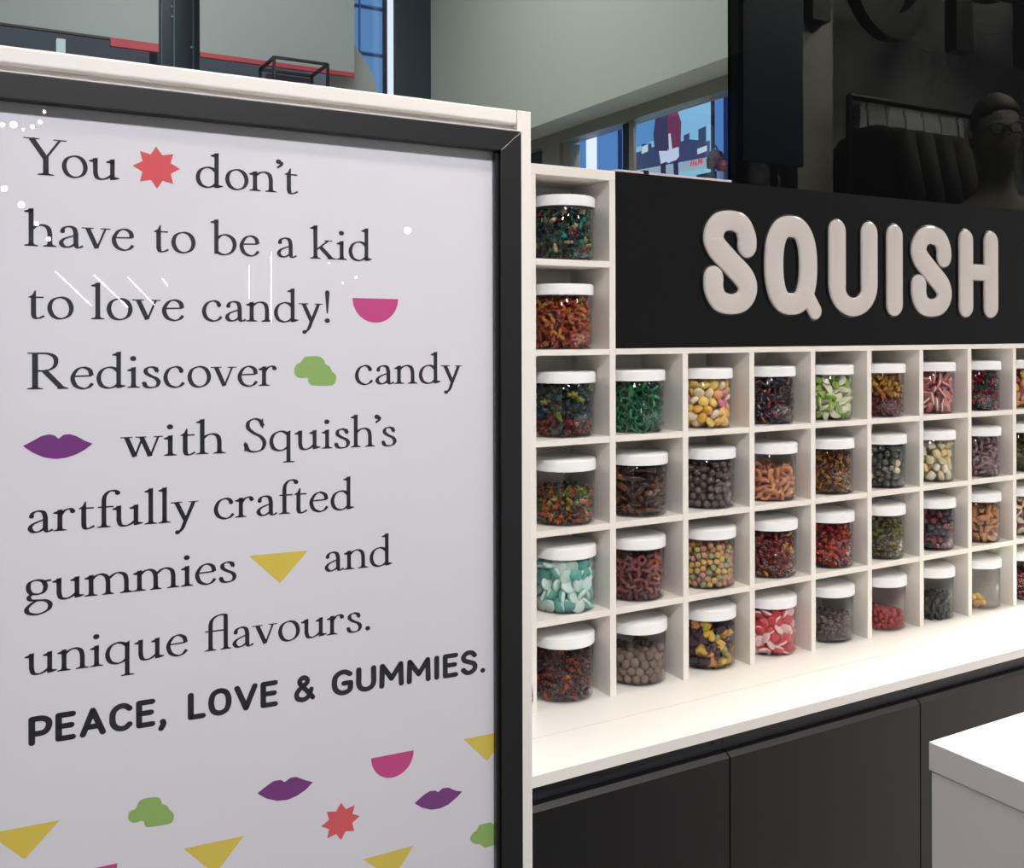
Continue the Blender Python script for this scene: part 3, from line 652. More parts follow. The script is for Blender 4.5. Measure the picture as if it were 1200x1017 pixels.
def sans_word(mb, word, s0, s1, base, hgt, off):
    adv = sum(SANS[c][0] + 9 for c in word) - 9
    sx = (s1 - s0) / adv; s = hgt / 100; x = s0; W = 19.0
    for c in word:
        a, st = SANS[c]
        Y = lambda p: pp(x + p[0] * sx, base + p[1] * s, off)
        for q in st:
            if q[0] == 'c': P = catmull(q[1:], 6)
            elif q[0] == 'o': P = catmull(q[1:], 6, True); P.append(P[0])
            else: P = [np.array(p, float) for p in q]
            ribbon(mb, P, [W] * len(P), None, Y)
            for e in (P[0], P[-1]): polyf(mb, [(e[0] + W / 2 * math.cos(t), e[1] + W / 2 * math.sin(t)) for t in [2 * math.pi * i / 14 for i in range(14)]], Y)
        x += (a + 9) * sx

def display():
    t = thing('framed_display', 'tall white cased display with black framed candy poster, at the left', 'display stand')
    B = lambda s0, s1, t0, t1, o0, o1: _pbox(s0, s1, t0, t1, o0, o1)
    def _pbox(s0, s1, t0, t1, o0, o1):
        b = MB(); vs = [pp(s, q, o) for o in (o0, o1) for q in (t0, t1) for s in (s0, s1)]
        b.add(vs, [(0, 2, 3, 1), (4, 5, 7, 6), (0, 1, 5, 4), (2, 6, 7, 3), (0, 4, 6, 2), (1, 3, 7, 5)]); return b
    oL = SL - .055
    B(oL, .0353, FLOOR_T, .2675, -.10, -.0015).build('casing', CASING, t, bevel=.002)
    B(oL, .0165, .2503, .2675, -.0012, .012).build('top_rail', CASING, t, bevel=.0025, bseg=3)
    B(.0167, .0356, FLOOR_T, .2675, -.0012, .012).build('stile', CASING, t, bevel=.0012)
    B(oL, SL - .033, FLOOR_T, .2500, -.0012, .012).build('stile', CASING, t, bevel=.0012)
    # mitred black frame, stepped on its inner edge
    fr = (SL - .030, .0212, -1.20, .2413); inn = (SL - .0005, -.0066, -1.17, .2163)
    def member(quad):
        b = MB(); n = 4; OF = .0145
        b.add([pp(s, q, .0002) for (s, q) in quad] + [pp(s, q, OF) for (s, q) in quad], [(3, 2, 1, 0), (4, 5, 6, 7), (0, 1, 5, 4), (1, 2, 6, 5), (2, 3, 7, 6), (3, 0, 4, 7)])
        return b
    a0, a1, b0, b1 = fr; c0, c1, d0, d1 = inn
    g = .0002
    for nm, q in (('top', [(c0, d1), (c1 - g, d1), (a1 - g, b1), (a0, b1)]), ('right', [(c1, d1), (c1, d0), (a1, b0), (a1, b1)]), ('bottom', [(c0, d0), (a0, b0), (a1, b0), (c1, d0)]), ('left', [(c0, d1), (a0, b1), (a0, b0), (c0, d0)])):
        member(q if nm in ('top',) else q[::-1] if nm == 'right' else q).build('frame_bar', FRAME, t, bevel=.0009)
    B(c1 - .0045, c1 - .0001, d0, d1, .0006, .0085).build('inner_bead', FRAME, t, bevel=.0006)
    mi = MB(); mi.add([pp(a1 - .0009, b1 - .0008, .0148), pp(a1 - .0019, b1 - .0008, .0148), pp(c1 - .0002, d1 + .0004, .0148), pp(c1 + .0008, d1 + .0004, .0148)], [(0, 1, 2, 3)])
    mi.build('mitre_joint', mat('pale_mitre_line', (150, 148, 144), 0.5), t)
    B(a0, a1, b1 + .0003, b1 + .0016, -.001, .0142).build('lit_frame_edge', mat('lit_edge_pale', (226, 222, 220), 0.35), t)  # pale strip stands in for light on the black frame's top edge
    pr = B(c0, c1 - .0001, d0, d1, -.0008, 0.0).build('poster', PAPER, t)
    X = 0.00028
    S = .000212
    for base, words in LINES:
        mb = MB()
        for w, s0, s1 in words:
            adv = sum(GL[c][0] for c in w); lead = 0
            kern = {('Y', 'o'): -26, ('n', '’'): -12, ('’', 't'): -10, ('’', 's'): -8, ('h', '’'): -12, ('r', 't'): -4, ('f', 'u'): -6, ('f', 't'): -6, ('a', 'v'): -6, ('o', 'v'): -4}
            adv += sum(kern.get((w[i], w[i + 1]), 0) for i in range(len(w) - 1)) - 6 + TRACK * (len(w) - 1)
            sx = (s1 - s0) / adv; x = s0 + 3 * sx
            for i, c in enumerate(w):
                glyph(mb, GL[c][1], x, S, sx, base, X); x += (GL[c][0] + TRACK + (kern.get((c, w[i + 1]), 0) if i + 1 < len(w) else 0)) * sx
        mb.build('serif_lettering', INK, pr, fixn=False)
    mb = MB()
    for w, s0, s1 in (('PEACE,', -.5126, -.3846), ('LOVE', -.3642, -.2700), ('&', -.2524, -.2291), ('GUMMIES.', -.2106, -.0210)): sans_word(mb, w, s0, s1, -.4072, .0285, X)
    mb.build('bold_lettering', INK, pr, fixn=False)
    PC = {'red': mat('print_red', (226, 88, 92), .6), 'pink': mat('print_pink', (206, 66, 134), .6), 'green': mat('print_green', (148, 186, 98), .6), 'purple': mat('print_purple', (120, 46, 126), .6), 'yellow': mat('print_yellow', (228, 204, 78), .6)}
    def motif(nm, pts, c):
        b = MB(); b.add([pp(s, q, X) for (s, q) in pts], [tuple(range(len(pts)))[::-1]]); b.build(nm, PC[c], pr)
    def star(pts):
        cx = sum(p[0] for p in pts) / 8; cz = sum(p[1] for p in pts) / 8; out = []
        for i in range(8):
            a, b = pts[i], pts[(i + 1) % 8]; out.append(a); mx, mz = (a[0] + b[0]) / 2, (a[1] + b[1]) / 2; out.append((cx + (mx - cx) * .70, cz + (mz - cz) * .70))
        return out
    def bowl(a, b, drop):
        cx = (a[0] + b[0]) / 2; r = (b[0] - a[0]) / 2
        return [(cx + r * math.cos(q), a[1] - drop * math.sin(q)) for q in [math.pi * i / 22 for i in range(23)]]
    def soft(pts): return [tuple(p) for p in catmull(pts, 4, True)]
    motif('star_print', star([(-0.3938, 0.1864), (-0.3771, 0.18), (-0.3704, 0.1652), (-0.3772, 0.1492), (-0.393, 0.1431), (-0.4095, 0.1492), (-0.4164, 0.1647), (-0.4094, 0.1801)]), 'red')
    motif('star_print', star([(-0.2003, -0.5264), (-0.1843, -0.5326), (-0.1784, -0.5462), (-0.1852, -0.5614), (-0.2004, -0.5683), (-0.2162, -0.5629), (-0.2231, -0.5479), (-0.2165, -0.5332)]), 'red')
    motif('bowl_print', bowl((-.1857, .0364), (-.1315, .0364), .0273), 'pink')
    motif('bowl_print', bowl((-.1652, -.4839), (-.1137, -.4839), .0266), 'pink')
    motif('bowl_print', bowl((-.4826, -.539), (-.4325, -.539), .026), 'pink')
    motif('cloud_print', soft([(-0.2518, -0.0457), (-0.2501, -0.0389), (-0.2441, -0.0349), (-0.2407, -0.0302), (-0.2344, -0.0289), (-0.2232, -0.0294), (-0.2184, -0.0336), (-0.2168, -0.0377), (-0.212, -0.0405), (-0.2092, -0.046), (-0.2049, -0.0502), (-0.2055, -0.0572), (-0.2106, -0.0612), (-0.2303, -0.0609), (-0.2358, -0.0573), (-0.2372, -0.0526), (-0.2455, -0.0525), (-0.2501, -0.0498)]), 'green')
    motif('cloud_print', soft([(-0.4222, -0.495), (-0.4206, -0.4895), (-0.4152, -0.4879), (-0.412, -0.4817), (-0.4065, -0.4793), (-0.3944, -0.4804), (-0.3905, -0.4843), (-0.3896, -0.488), (-0.3845, -0.4914), (-0.3823, -0.4958), (-0.3785, -0.5004), (-0.3783, -0.5061), (-0.3823, -0.5101), (-0.4011, -0.5093), (-0.4059, -0.5073), (-0.4081, -0.5015), (-0.4163, -0.502), (-0.4207, -0.4987)]), 'green')
    motif('cloud_print', [(-0.0425, -0.6006), (-0.0385, -0.5959), (-0.0345, -0.5948), (-0.0308, -0.5886), (-0.0152, -0.5884), (-0.0115, -0.592), (-0.0099, -0.5966), (-.0068, -.598), (-.0068, -.6166), (-0.0231, -0.6176), (-0.0293, -0.6119), (-0.037, -0.6096), (-0.0416, -0.605)], 'green')
    motif('lips_print', [(-0.5166, -0.1155), (-0.508, -0.1108), (-0.5004, -0.1064), (-0.4936, -0.1049), (-0.4888, -0.1062), (-0.4853, -0.1096), (-0.481, -0.1061), (-0.4755, -0.1054), (-0.4692, -0.1076), (-0.4613, -0.1127), (-0.4543, -0.1158), (-0.4613, -0.1213), (-0.4692, -0.1257), (-0.4791, -0.1287), (-0.4888, -0.1293), (-0.4985, -0.1271), (-0.508, -0.1222)], 'purple')
    motif('lips_print', [(-0.2928, -0.4973), (-0.284, -0.492), (-0.2752, -0.4875), (-0.2676, -0.4877), (-0.2632, -0.4911), (-0.2573, -0.4877), (-0.2509, -0.4877), (-0.2418, -0.4928), (-0.2322, -0.4973), (-0.2393, -0.5036), (-0.2497, -0.5087), (-0.26, -0.5109), (-0.2714, -0.5098), (-0.2828, -0.5049)], 'purple')
    motif('lips_print', [(-0.1129, -0.5454), (-0.1027, -0.5388), (-0.0939, -0.5352), (-0.0866, -0.5361), (-0.0836, -0.5386), (-0.0777, -0.5352), (-0.0702, -0.5359), (-0.0612, -0.5413), (-0.0527, -0.5441), (-0.0597, -0.5496), (-0.0702, -0.5557), (-0.0807, -0.5582), (-0.0925, -0.5573), (-0.1042, -0.5521)], 'purple')
    for q in ([(-0.3005, -0.2419), (-0.2371, -0.242), (-0.2679, -0.2745)], [(-0.5472, -0.4839), (-0.4851, -0.4843), (-0.516, -0.5155)], [(-0.3682, -0.5391), (-0.3069, -0.5397), (-0.3369, -0.5731)], [(-0.1746, -0.5955), (-0.1139, -0.594), (-0.1403, -0.6269)], [(-0.0504, -0.4826), (-.0068, -0.4824), (-.0068, -.5005), (-0.0197, -0.5142)]):
        motif('triangle_print', q, 'yellow')
    # more of the scattered motifs further down the sheet
    for i in range(9):
        s = -.50 + .052 * i; q = -.66 - .05 * (i % 3) - .04 * (i % 2)
        if i % 3 == 0: motif('triangle_print', [(s, q), (s + .06, q), (s + .03, q - .032)], 'yellow')
        elif i % 3 == 1: motif('bowl_print', bowl((s, q), (s + .05, q), .026), 'pink')
        else: motif('star_print', star([(s + .024 * math.sin(a), q + .022 * math.cos(a)) for a in [math.pi * k / 4 for k in range(8)]]), 'red')
    B(c0, c1 - .0046, d0, d1, .0030, .0050).build('glass_pane', PANE, t)
display()

# small black hook showing past the frame edge
def hook():
    b = MB(); base = pp(.0358, -.440, .004)
    pts = [(0.0005, 0, .020), (.0020, 0, .010), (.0032, 0, -.002), (.0034, 0, -.010), (.0005, 0, -.015)]
    b.tube([tuple(base + Vector(p)) for p in catmull(pts, 4)], .0016, 8)
    tag(b.build('cable_clip', ACRYL_EDGE, smooth=True), 'small black curved clip on the side of the white cased display', 'clip')
hook()

# ------------------------------------------------------------------ jars
def jar_meshes():
    b = MB(); R = .0575
    b.lathe([(0, 0), (R - .004, 0), (R, .004), (R, .097), (R - .003, .100), (R - .003, .106), (R - .0045, .106), (R - .0045, .100), (R - .0014, .0965), (R - .0014, .0045), (R - .0045, .0016), (0, .0016)], 56)
    jm = b.build('jar_body', JARM, smooth=True)
    l = MB(); R = .0605
    l.lathe([(R - .0025, .0985), (R, .0985), (R, .1145), (R - .001, .1172), (R - .0035, .1187), (0, .1190), ], 56)
    l.lathe([(R - .0025, .0985), (R - .0025, .1155), (0, .1160)], 56)
    lm = l.build('lid', LID, smooth=True)
    for o in (jm, lm):
        bpy.data.objects.remove(o)
    return bpy.data.meshes['jar_body'], bpy.data.meshes['lid']
JM, LM = jar_meshes()
for me in (LM,):
    me.set_sharp_from_angle(angle=math.radians(38))
JM.set_sharp_from_angle(angle=math.radians(50))

# candy shapes, unit radius about 1
def pmesh(fn):
    b = MB(); fn(b); return (np.array(b.v, float), b.f, b.mi)
def ico(sub=2, sx=1, sy=1, sz=1, c=(0, 0, 0)):
    bm = bmesh.new(); bmesh.ops.create_icosphere(bm, subdivisions=sub, radius=1.0)
    vs = [(v.co.x * sx + c[0], v.co.y * sy + c[1], v.co.z * sz + c[2]) for v in bm.verts]; fs = [tuple(v.index for v in f.verts) for f in bm.faces]; bm.free(); return vs, fs
def p_ball(b): b.add(*ico(3))
def p_nugget(b):
    vs, fs = ico(2); r = random.Random(4)
    b.add([(x * (1 + .14 * math.sin(3 * y + 1)), y * .85 * (1 + .1 * math.sin(4 * z)), z * .75) for x, y, z in vs], fs)
def p_dome(b):
    b.lathe([(0, -.42), (.86, -.42), (.98, -.34), (1.0, -.15), (1.0, -.02)], 20, k=1)
    b.lathe([(1.0, -.02), (.98, .12), (.86, .34), (.6, .50), (.3, .57), (0, .59)], 20, k=0)
def p_round(b): b.lathe([(0, -.55), (.5, -.52), (.88, -.34), (1.0, -.08), (1.0, .1), (.88, .34), (.5, .5), (0, .53)], 18)
def _outline(b, pts, layers, k=0):
    n = len(pts); vs = []; fs = []
    for (z, s) in layers: vs += [(x * s, y * s, z) for (x, y) in pts]
    for q in range(len(layers) - 1):
        for i in range(n): fs.append((q * n + i, q * n + (i + 1) % n, (q + 1) * n + (i + 1) % n, (q + 1) * n + i))
    fs.append(tuple(range(n))[::-1]); fs.append(tuple(range((len(layers) - 1) * n, len(layers) * n))); b.add(vs, fs, k)
def p_heart(b):
    pts = []
    for i in range(26):
        t = 2 * math.pi * i / 26; pts.append((16 * math.sin(t) ** 3 / 16.5, (13 * math.cos(t) - 5 * math.cos(2 * t) - 2 * math.cos(3 * t) - math.cos(4 * t) + 2.5) / 16.5))
    _outline(b, pts[::-1], [(-.38, .86), (-.25, 1), (.05, 1), (.28, .85), (.40, .5)])
def p_bear(b):
    for a in (ico(2, .52, .42, .66, (0, 0, -.1)), ico(2, .42, .40, .40, (0, .02, .70)), ico(1, .17, .14, .17, (-.33, 0, 1.02)), ico(1, .17, .14, .17, (.33, 0, 1.02)),
              ico(1, .2, .24, .34, (-.5, .14, .14)), ico(1, .2, .24, .34, (.5, .14, .14)), ico(1, .26, .34, .28, (-.33, .16, -.68)), ico(1, .26, .34, .28, (.33, .16, -.68))): b.add(*a)
def p_ring(b):
    n, m2 = 20, 9; vs = []; fs = []
    for i in range(n):
        a = 2 * math.pi * i / n
        for j in range(m2):
            c = 2 * math.pi * j / m2; r = .68 + .32 * math.cos(c); vs.append((r * math.cos(a), r * math.sin(a), .32 * math.sin(c)))
    for i in range(n):
        for j in range(m2): fs.append((i * m2 + j, ((i + 1) % n) * m2 + j, ((i + 1) % n) * m2 + (j + 1) % m2, i * m2 + (j + 1) % m2))
    b.add(vs, fs)
def p_square(b):
    pts_o = []; n = 24
    for i in range(n):
        a = 2 * math.pi * i / n; c, s = math.cos(a), math.sin(a); p = 5.0
        r = (abs(c) ** p + abs(s) ** p) ** (-1 / p) * .84; pts_o.append((r * c, r * s))
    vs = []; fs = []; prof = [(1.0, -.12), (1.0, .12), (.94, .2), (.76, .2), (.70, .12), (.70, -.12), (.76, -.2), (.94, -.2)]; q = len(prof)
    for (x, y) in pts_o:
        for (s, z) in prof: vs.append((x * s, y * s, z))
    for i in range(n):
        for j in range(q): fs.append((i * q + j, ((i + 1) % n) * q + j, ((i + 1) % n) * q + (j + 1) % q, i * q + (j + 1) % q))
    b.add(vs, fs)
def p_bottle(b): b.lathe([(0, -1), (.36, -.98), (.44, -.8), (.42, -.2), (.46, .05), (.34, .4), (.19, .6), (.18, .88), (.24, .92), (.22, 1), (0, 1.0)], 12, sy=.7)
def p_slice(b):
    n = 12; arc = [(math.cos(math.pi * i / n), math.sin(math.pi * i / n) - .45) for i in range(n + 1)]
    _outline(b, arc, [(-.24, .92), (-.18, 1), (.02, 1)], 0)
    _outline(b, arc, [(.021, 1), (.16, 1), (.24, .9)], 1)
def p_worm(b): b.tube([(-1 + .2 * i, .35 * math.sin(i * 1.0), .2 * math.cos(i * .8)) for i in range(11)], [.1] + [.22, .26, .22, .26, .22, .26, .22, .26, .22] + [.1], 8)
def p_chunk(b):
    vs, fs = ico(2); r = random.Random(9)
    out = []
    for x, y, z in vs:
        q = (abs(x) ** 5 + abs(y) ** 5 + abs(z) ** 5) ** -.2 * .80
        out.append((x * q * (1 + .16 * y) * 1.12, y * q * .86 * (1 - .18 * z), z * q * .70 * (1 + .14 * x)))
    b.add(out, fs)
def p_stick(b):
    n = 6; k = []
    b.add(*ico(1, .30, .26, .9)); 
def p_strip(b):
    for i, k in enumerate((0, 1, 0)):
        z0 = -.24 + .16 * i; _outline(b, [(-1, -.36), (1, -.42), (1, .42), (-1, .36)], [(z0, .97), (z0 + .02, 1), (z0 + .14, 1), (z0 + .158, .97)], k)
PROTO = {k: pmesh(f) for k, f in dict(ball=p_ball, nugget=p_nugget, chunk=p_chunk, dome=p_dome, round=p_round, heart=p_heart, bear=p_bear, ring=p_ring, square=p_square, bottle=p_bottle, slice=p_slice, worm=p_worm, stick=p_stick, strip=p_strip).items()}

def gum(rgb, kind='gel'):
    if kind == 'gel':
        import colorsys
        h_, s_, v_ = colorsys.rgb_to_hsv(*[c / 255 for c in rgb]); rgb = tuple(int(255 * c) for c in colorsys.hsv_to_rgb(h_, min(1, s_ * 1.12), v_))
    k_ = {'gel': .89, 'sugar': .92, 'choc': .95, 'dust': .92}.get(kind, .95); rgb = tuple(int(c * k_) for c in rgb)
    nm = 'candy_%s_%d_%d_%d' % ((kind,) + rgb)
    if kind == 'gel': return mat(nm, rgb, 0.16, coat=0.3, vary=.22, vscale=70)
    if kind == 'sugar': return mat(nm, rgb, 0.75, bump=.8, bscale=900, vary=.14, vscale=90)
    if kind == 'choc': return mat(nm, rgb, 0.24, spec=.9, coat=.6, vary=.08, vscale=50)
    if kind == 'dust': return mat(nm, rgb, 0.85, bump=.4, bscale=500)
    return mat(nm, rgb, 0.35, vary=.06, vscale=60)

def pack(n, r, H, slope=0.0, seed=0, flat=1.0):
    """settle n balls of radius r loosely inside the jar; returns centres (jar axis at 0, floor z=0)"""
    g = np.random.default_rng(seed); Rin = .0555 - r
    P = np.zeros((n, 3)); a = g.random(n) * 2 * np.pi; q = np.sqrt(g.random(n)) * Rin
    P[:, 0] = q * np.cos(a); P[:, 1] = q * np.sin(a); P[:, 2] = r + g.random(n) * max(H - 2 * r, .001)
    for it in range(90):
        d = P[:, None, :] - P[None, :, :]; L = np.sqrt((d ** 2).sum(2)) + 1e-9
        ov = np.clip(2 * r * flat - L, 0, None); np.fill_diagonal(ov, 0)
        P += (d / L[:, :, None] * ov[:, :, None]).sum(1) * .28
        P[:, 2] -= (.0004 if H < .085 else .00005)
        rad = np.hypot(P[:, 0], P[:, 1]); k = np.minimum(1, Rin / np.maximum(rad, 1e-9)); P[:, 0] *= k; P[:, 1] *= k
        top = .0965 - r
        if slope: top = np.minimum(top, H + slope * P[:, 0] / .055 - r)
        P[:, 2] = np.clip(P[:, 2], r + .0022, np.maximum(top, r + .003))
    return P

DIST = {'A': [0.0935], 'B': [0.0899], '1': [.0937, .0858, .0862, .0898, .093, .090, .0945, .0945, .09], '2': [.0945, .092, .0945, .0945, .0945, .0945, .0945, .0945, .092],
        '3': [.0945, .0864, .0945, .0945, .0945, .09, .0945, .0941, .09], '4': [.0905, .0893, .0945, .0915, .0945, .0937, .0901, .0945, .09]}
ROWZ = {'A': 1.6965, 'B': 1.536, '1': 1.3765, '2': 1.2175, '3': 1.0595, '4': 0.90}
ROWT = {'A': 'the top left cubby', 'B': 'the second cubby from the top left', '1': 'the first full row under the sign', '2': 'the second row under the sign', '3': 'the third row under the sign', '4': 'the lowest row on the ledge'}
ROWG = {'A': 'candy jars on the cubby shelf'}
# row, col, description, piece name, category, shape, radius, finish, palette [(rgb, weight)], fill height, slope, individual?
G = 'gel'
JARS = [
 ('A', 1, 'mixed teal, green and cream gummies', 'gummy', 'bear', .0090, G, [((26, 70, 66), 4), ((60, 96, 66), 2), ((186, 176, 140), 2), ((120, 36, 44), 1), ((40, 150, 140), 1), ((34, 44, 44), 4)], .094, 0, 0),
 ('B', 1, 'amber orange gummy worms', 'gummy', 'worm', .0150, G, [((170, 84, 34), 4), ((150, 60, 30), 3), ((196, 130, 50), 2), ((180, 76, 56), 1)], .093, 0, 0),
 ('1', 1, 'dark green, red and olive gummies', 'gummy', 'bear', .0110, G, [((36, 44, 42), 6), ((110, 34, 38), 2), ((120, 130, 50), 1), ((30, 66, 72), 2)], .092, 0, 0),
 ('1', 2, 'emerald green square gummy rings', 'gummy', 'square', .0118, G, [((40, 124, 82), 3), ((28, 96, 66), 2), ((70, 150, 104), 1)], .096, 0, 1),
 ('1', 3, 'yellow, pink and cream round candies', 'gummy', 'round', .0112, 'plain', [((240, 210, 110), 4), ((244, 190, 84), 2), ((214, 130, 156), 3), ((244, 224, 190), 4), ((238, 166, 96), 1)], .098, 0, 1),
 ('1', 4, 'dark plum and brown gummies', 'gummy', 'ring', .0110, G, [((58, 34, 40), 4), ((104, 42, 40), 3), ((36, 34, 44), 3), ((110, 60, 40), 1)], .096, 0, 0),
 ('1', 5, 'lime green and white gummy slices', 'gummy', 'slice', .0140, 'plain', [((146, 182, 76), 1)], .094, 0, 1),
 ('1', 6, 'amber gummies over ruby red gummies', 'gummy', 'bear', .0100, G, [((176, 118, 38), 3), ((112, 28, 34), 3), ((206, 158, 50), 1)], .096, 0, 0),
 ('1', 7, 'pink and white striped candies', 'gummy', 'strip', .0150, 'plain', [((204, 120, 116), 1)], .096, 0, 0),
 ('1', 8, 'dark cherry red and green gummies', 'gummy', 'bear', .0110, G, [((132, 18, 34), 5), ((40, 56, 50), 2), ((84, 20, 32), 3)], .094, 0, 0),
 ('1', 9, 'peach, pink and yellow candies', 'gummy', 'round', .0110, 'plain', [((236, 172, 120), 2), ((226, 190, 80), 2), ((190, 90, 100), 1)], .094, 0, 0),
 ('2', 1, 'brown, green and orange gummy bears', 'gummy', 'bear', .0088, G, [((84, 60, 34), 3), ((90, 100, 44), 2), ((176, 96, 56), 2), ((150, 130, 70), 1)], .080, .016, 0),
 ('2', 2, 'dark brown cola bottle gummies', 'gummy', 'bottle', .0145, G, [((70, 44, 30), 3), ((98, 62, 34), 2), ((60, 36, 34), 1)], .094, 0, 0),
 ('2', 3, 'glossy dark chocolate balls', 'chocolate', 'ball', .0084, 'choc', [((66, 46, 40), 1)], .092, 0, 1),
 ('2', 4, 'sugared peach gummies', 'gummy', 'ring', .0130, 'sugar', [((224, 156, 116), 3), ((212, 138, 98), 2), ((228, 172, 120), 1)], .076, 0, 0),
 ('2', 5, 'amber brown gummies', 'gummy', 'bear', .0085, G, [((130, 84, 34), 3), ((166, 116, 54), 2), ((96, 58, 28), 2)], .094, 0, 0),
 ('2', 6, 'black and dark green candies with cream balls', 'candy', 'ball', .0085, 'choc', [((32, 36, 32), 5), ((206, 194, 150), 1), ((52, 60, 40), 2)], .094, 0, 0),
 ('2', 7, 'pale yellow and cream candy chunks', 'gummy', 'chunk', .0122, 'sugar', [((250, 236, 186), 3), ((248, 222, 150), 2), ((252, 246, 226), 3)], .094, 0, 0),
 ('2', 8, 'dusty lilac gummies with one pink piece', 'gummy', 'ring', .0110, 'sugar', [((158, 128, 132), 4), ((140, 112, 118), 2), ((206, 104, 124), .5)], .092, 0, 0),
 ('2', 9, 'olive green gummies', 'gummy', 'bear', .0095, G, [((104, 96, 40), 2), ((80, 76, 34), 2)], .094, 0, 0),
 ('3', 1, 'teal and white domed gummies', 'gummy', 'dome', .0140, 'plain', [((98, 172, 160), 1)], .092, 0, 1),
 ('3', 2, 'sugared dusky red gummy rings', 'gummy', 'ring', .0105, 'sugar', [((134, 72, 72), 5), ((120, 62, 64), 3), ((176, 92, 58), .6)], .086, .006, 0),
 ('3', 3, 'tiny pastel pink, yellow and green candies', 'gummy', 'ball', .0066, 'sugar', [((216, 150, 140), 3), ((226, 190, 110), 3), ((170, 178, 130), 2), ((206, 160, 120), 2)], .096, 0, 0),
 ('3', 4, 'dark red gummies with gold pieces', 'gummy', 'bear', .0095, G, [((112, 30, 34), 5), ((196, 148, 66), 1), ((140, 50, 40), 2)], .092, 0, 0),
 ('3', 5, 'red orange gummy bears', 'gummy', 'bear', .0100, G, [((158, 36, 32), 3), ((196, 82, 40), 2), ((110, 24, 26), 2)], .094, 0, 0),
 ('3', 6, 'olive green translucent gummies', 'gummy', 'bear', .0095, G, [((104, 98, 44), 3), ((140, 130, 62), 1), ((84, 76, 36), 2)], .092, 0, 0),
 ('3', 7, 'black and dark red berry gummies', 'gummy', 'ball', .0085, G, [((44, 22, 28), 3), ((110, 28, 42), 3), ((26, 20, 26), 2)], .092, 0, 0),
 ('3', 8, 'sugared orange and brown peach slices', 'gummy', 'slice', .0140, 'sugar', [((198, 138, 92), 1)], .088, .004, 0),
 ('3', 9, 'red, white and green gummies', 'gummy', 'slice', .0130, 'plain', [((186, 66, 66), 1)], .094, 0, 0),
 ('4', 1, 'dark burgundy gummies with orange bits', 'gummy', 'bear', .0082, G, [((84, 34, 34), 5), ((60, 28, 32), 3), ((120, 54, 44), 2), ((190, 96, 40), .4)], .090, 0, 0),
 ('4', 2, 'cocoa dusted grey brown balls', 'chocolate', 'ball', .0092, 'dust', [((130, 112, 98), 2), ((116, 98, 86), 1)], .064, .012, 1),
 ('4', 3, 'yellow, orange, green and purple gummy hearts', 'gummy', 'heart', .0138, 'sugar', [((224, 186, 70), 3), ((226, 150, 80), 2), ((70, 42, 58), 5), ((160, 168, 110), 1)], .094, 0, 1),
 ('4', 4, 'pink, red and white domed gummies', 'gummy', 'dome', .0128, 'plain', [((196, 58, 68), 1)], .092, 0, 1),
 ('4', 5, 'shiny dark brown chocolate balls', 'chocolate', 'ball', .0073, 'choc', [((68, 48, 42), 1)], .062, .004, 1),
 ('4', 6, 'small red sugared gummies half filling it', 'gummy', 'chunk', .0075, 'sugar', [((190, 52, 56), 3), ((170, 42, 48), 2)], .044, -.010, 0),
 ('4', 7, 'black liquorice pieces half filling it', 'gummy', 'bottle', .0150, 'plain', [((24, 25, 25), 1)], .056, -.010, 1),
 ('4', 8, 'only a few yellow and peach gummies left', 'gummy', 'nugget', .0105, 'sugar', [((236, 204, 110), 2), ((240, 184, 130), 2)], .03, 0, 2),
 ('4', 9, 'deep red gummies', 'gummy', 'bear', .0100, G, [((140, 36, 40), 2), ((110, 28, 34), 1)], .080, 0, 0),
]
RIND = {'dome': (206, 230, 224), 'slice': (236, 236, 206), 'strip': (238, 226, 214)}
def rot_rand(r): return np.array(Euler((r.uniform(0, 6.28), r.uniform(0, 6.28), r.uniform(0, 6.28))).to_matrix())
ORD = ['', 'leftmost', 'second', 'third', 'fourth', 'fifth', 'sixth', 'seventh', 'eighth', 'ninth']
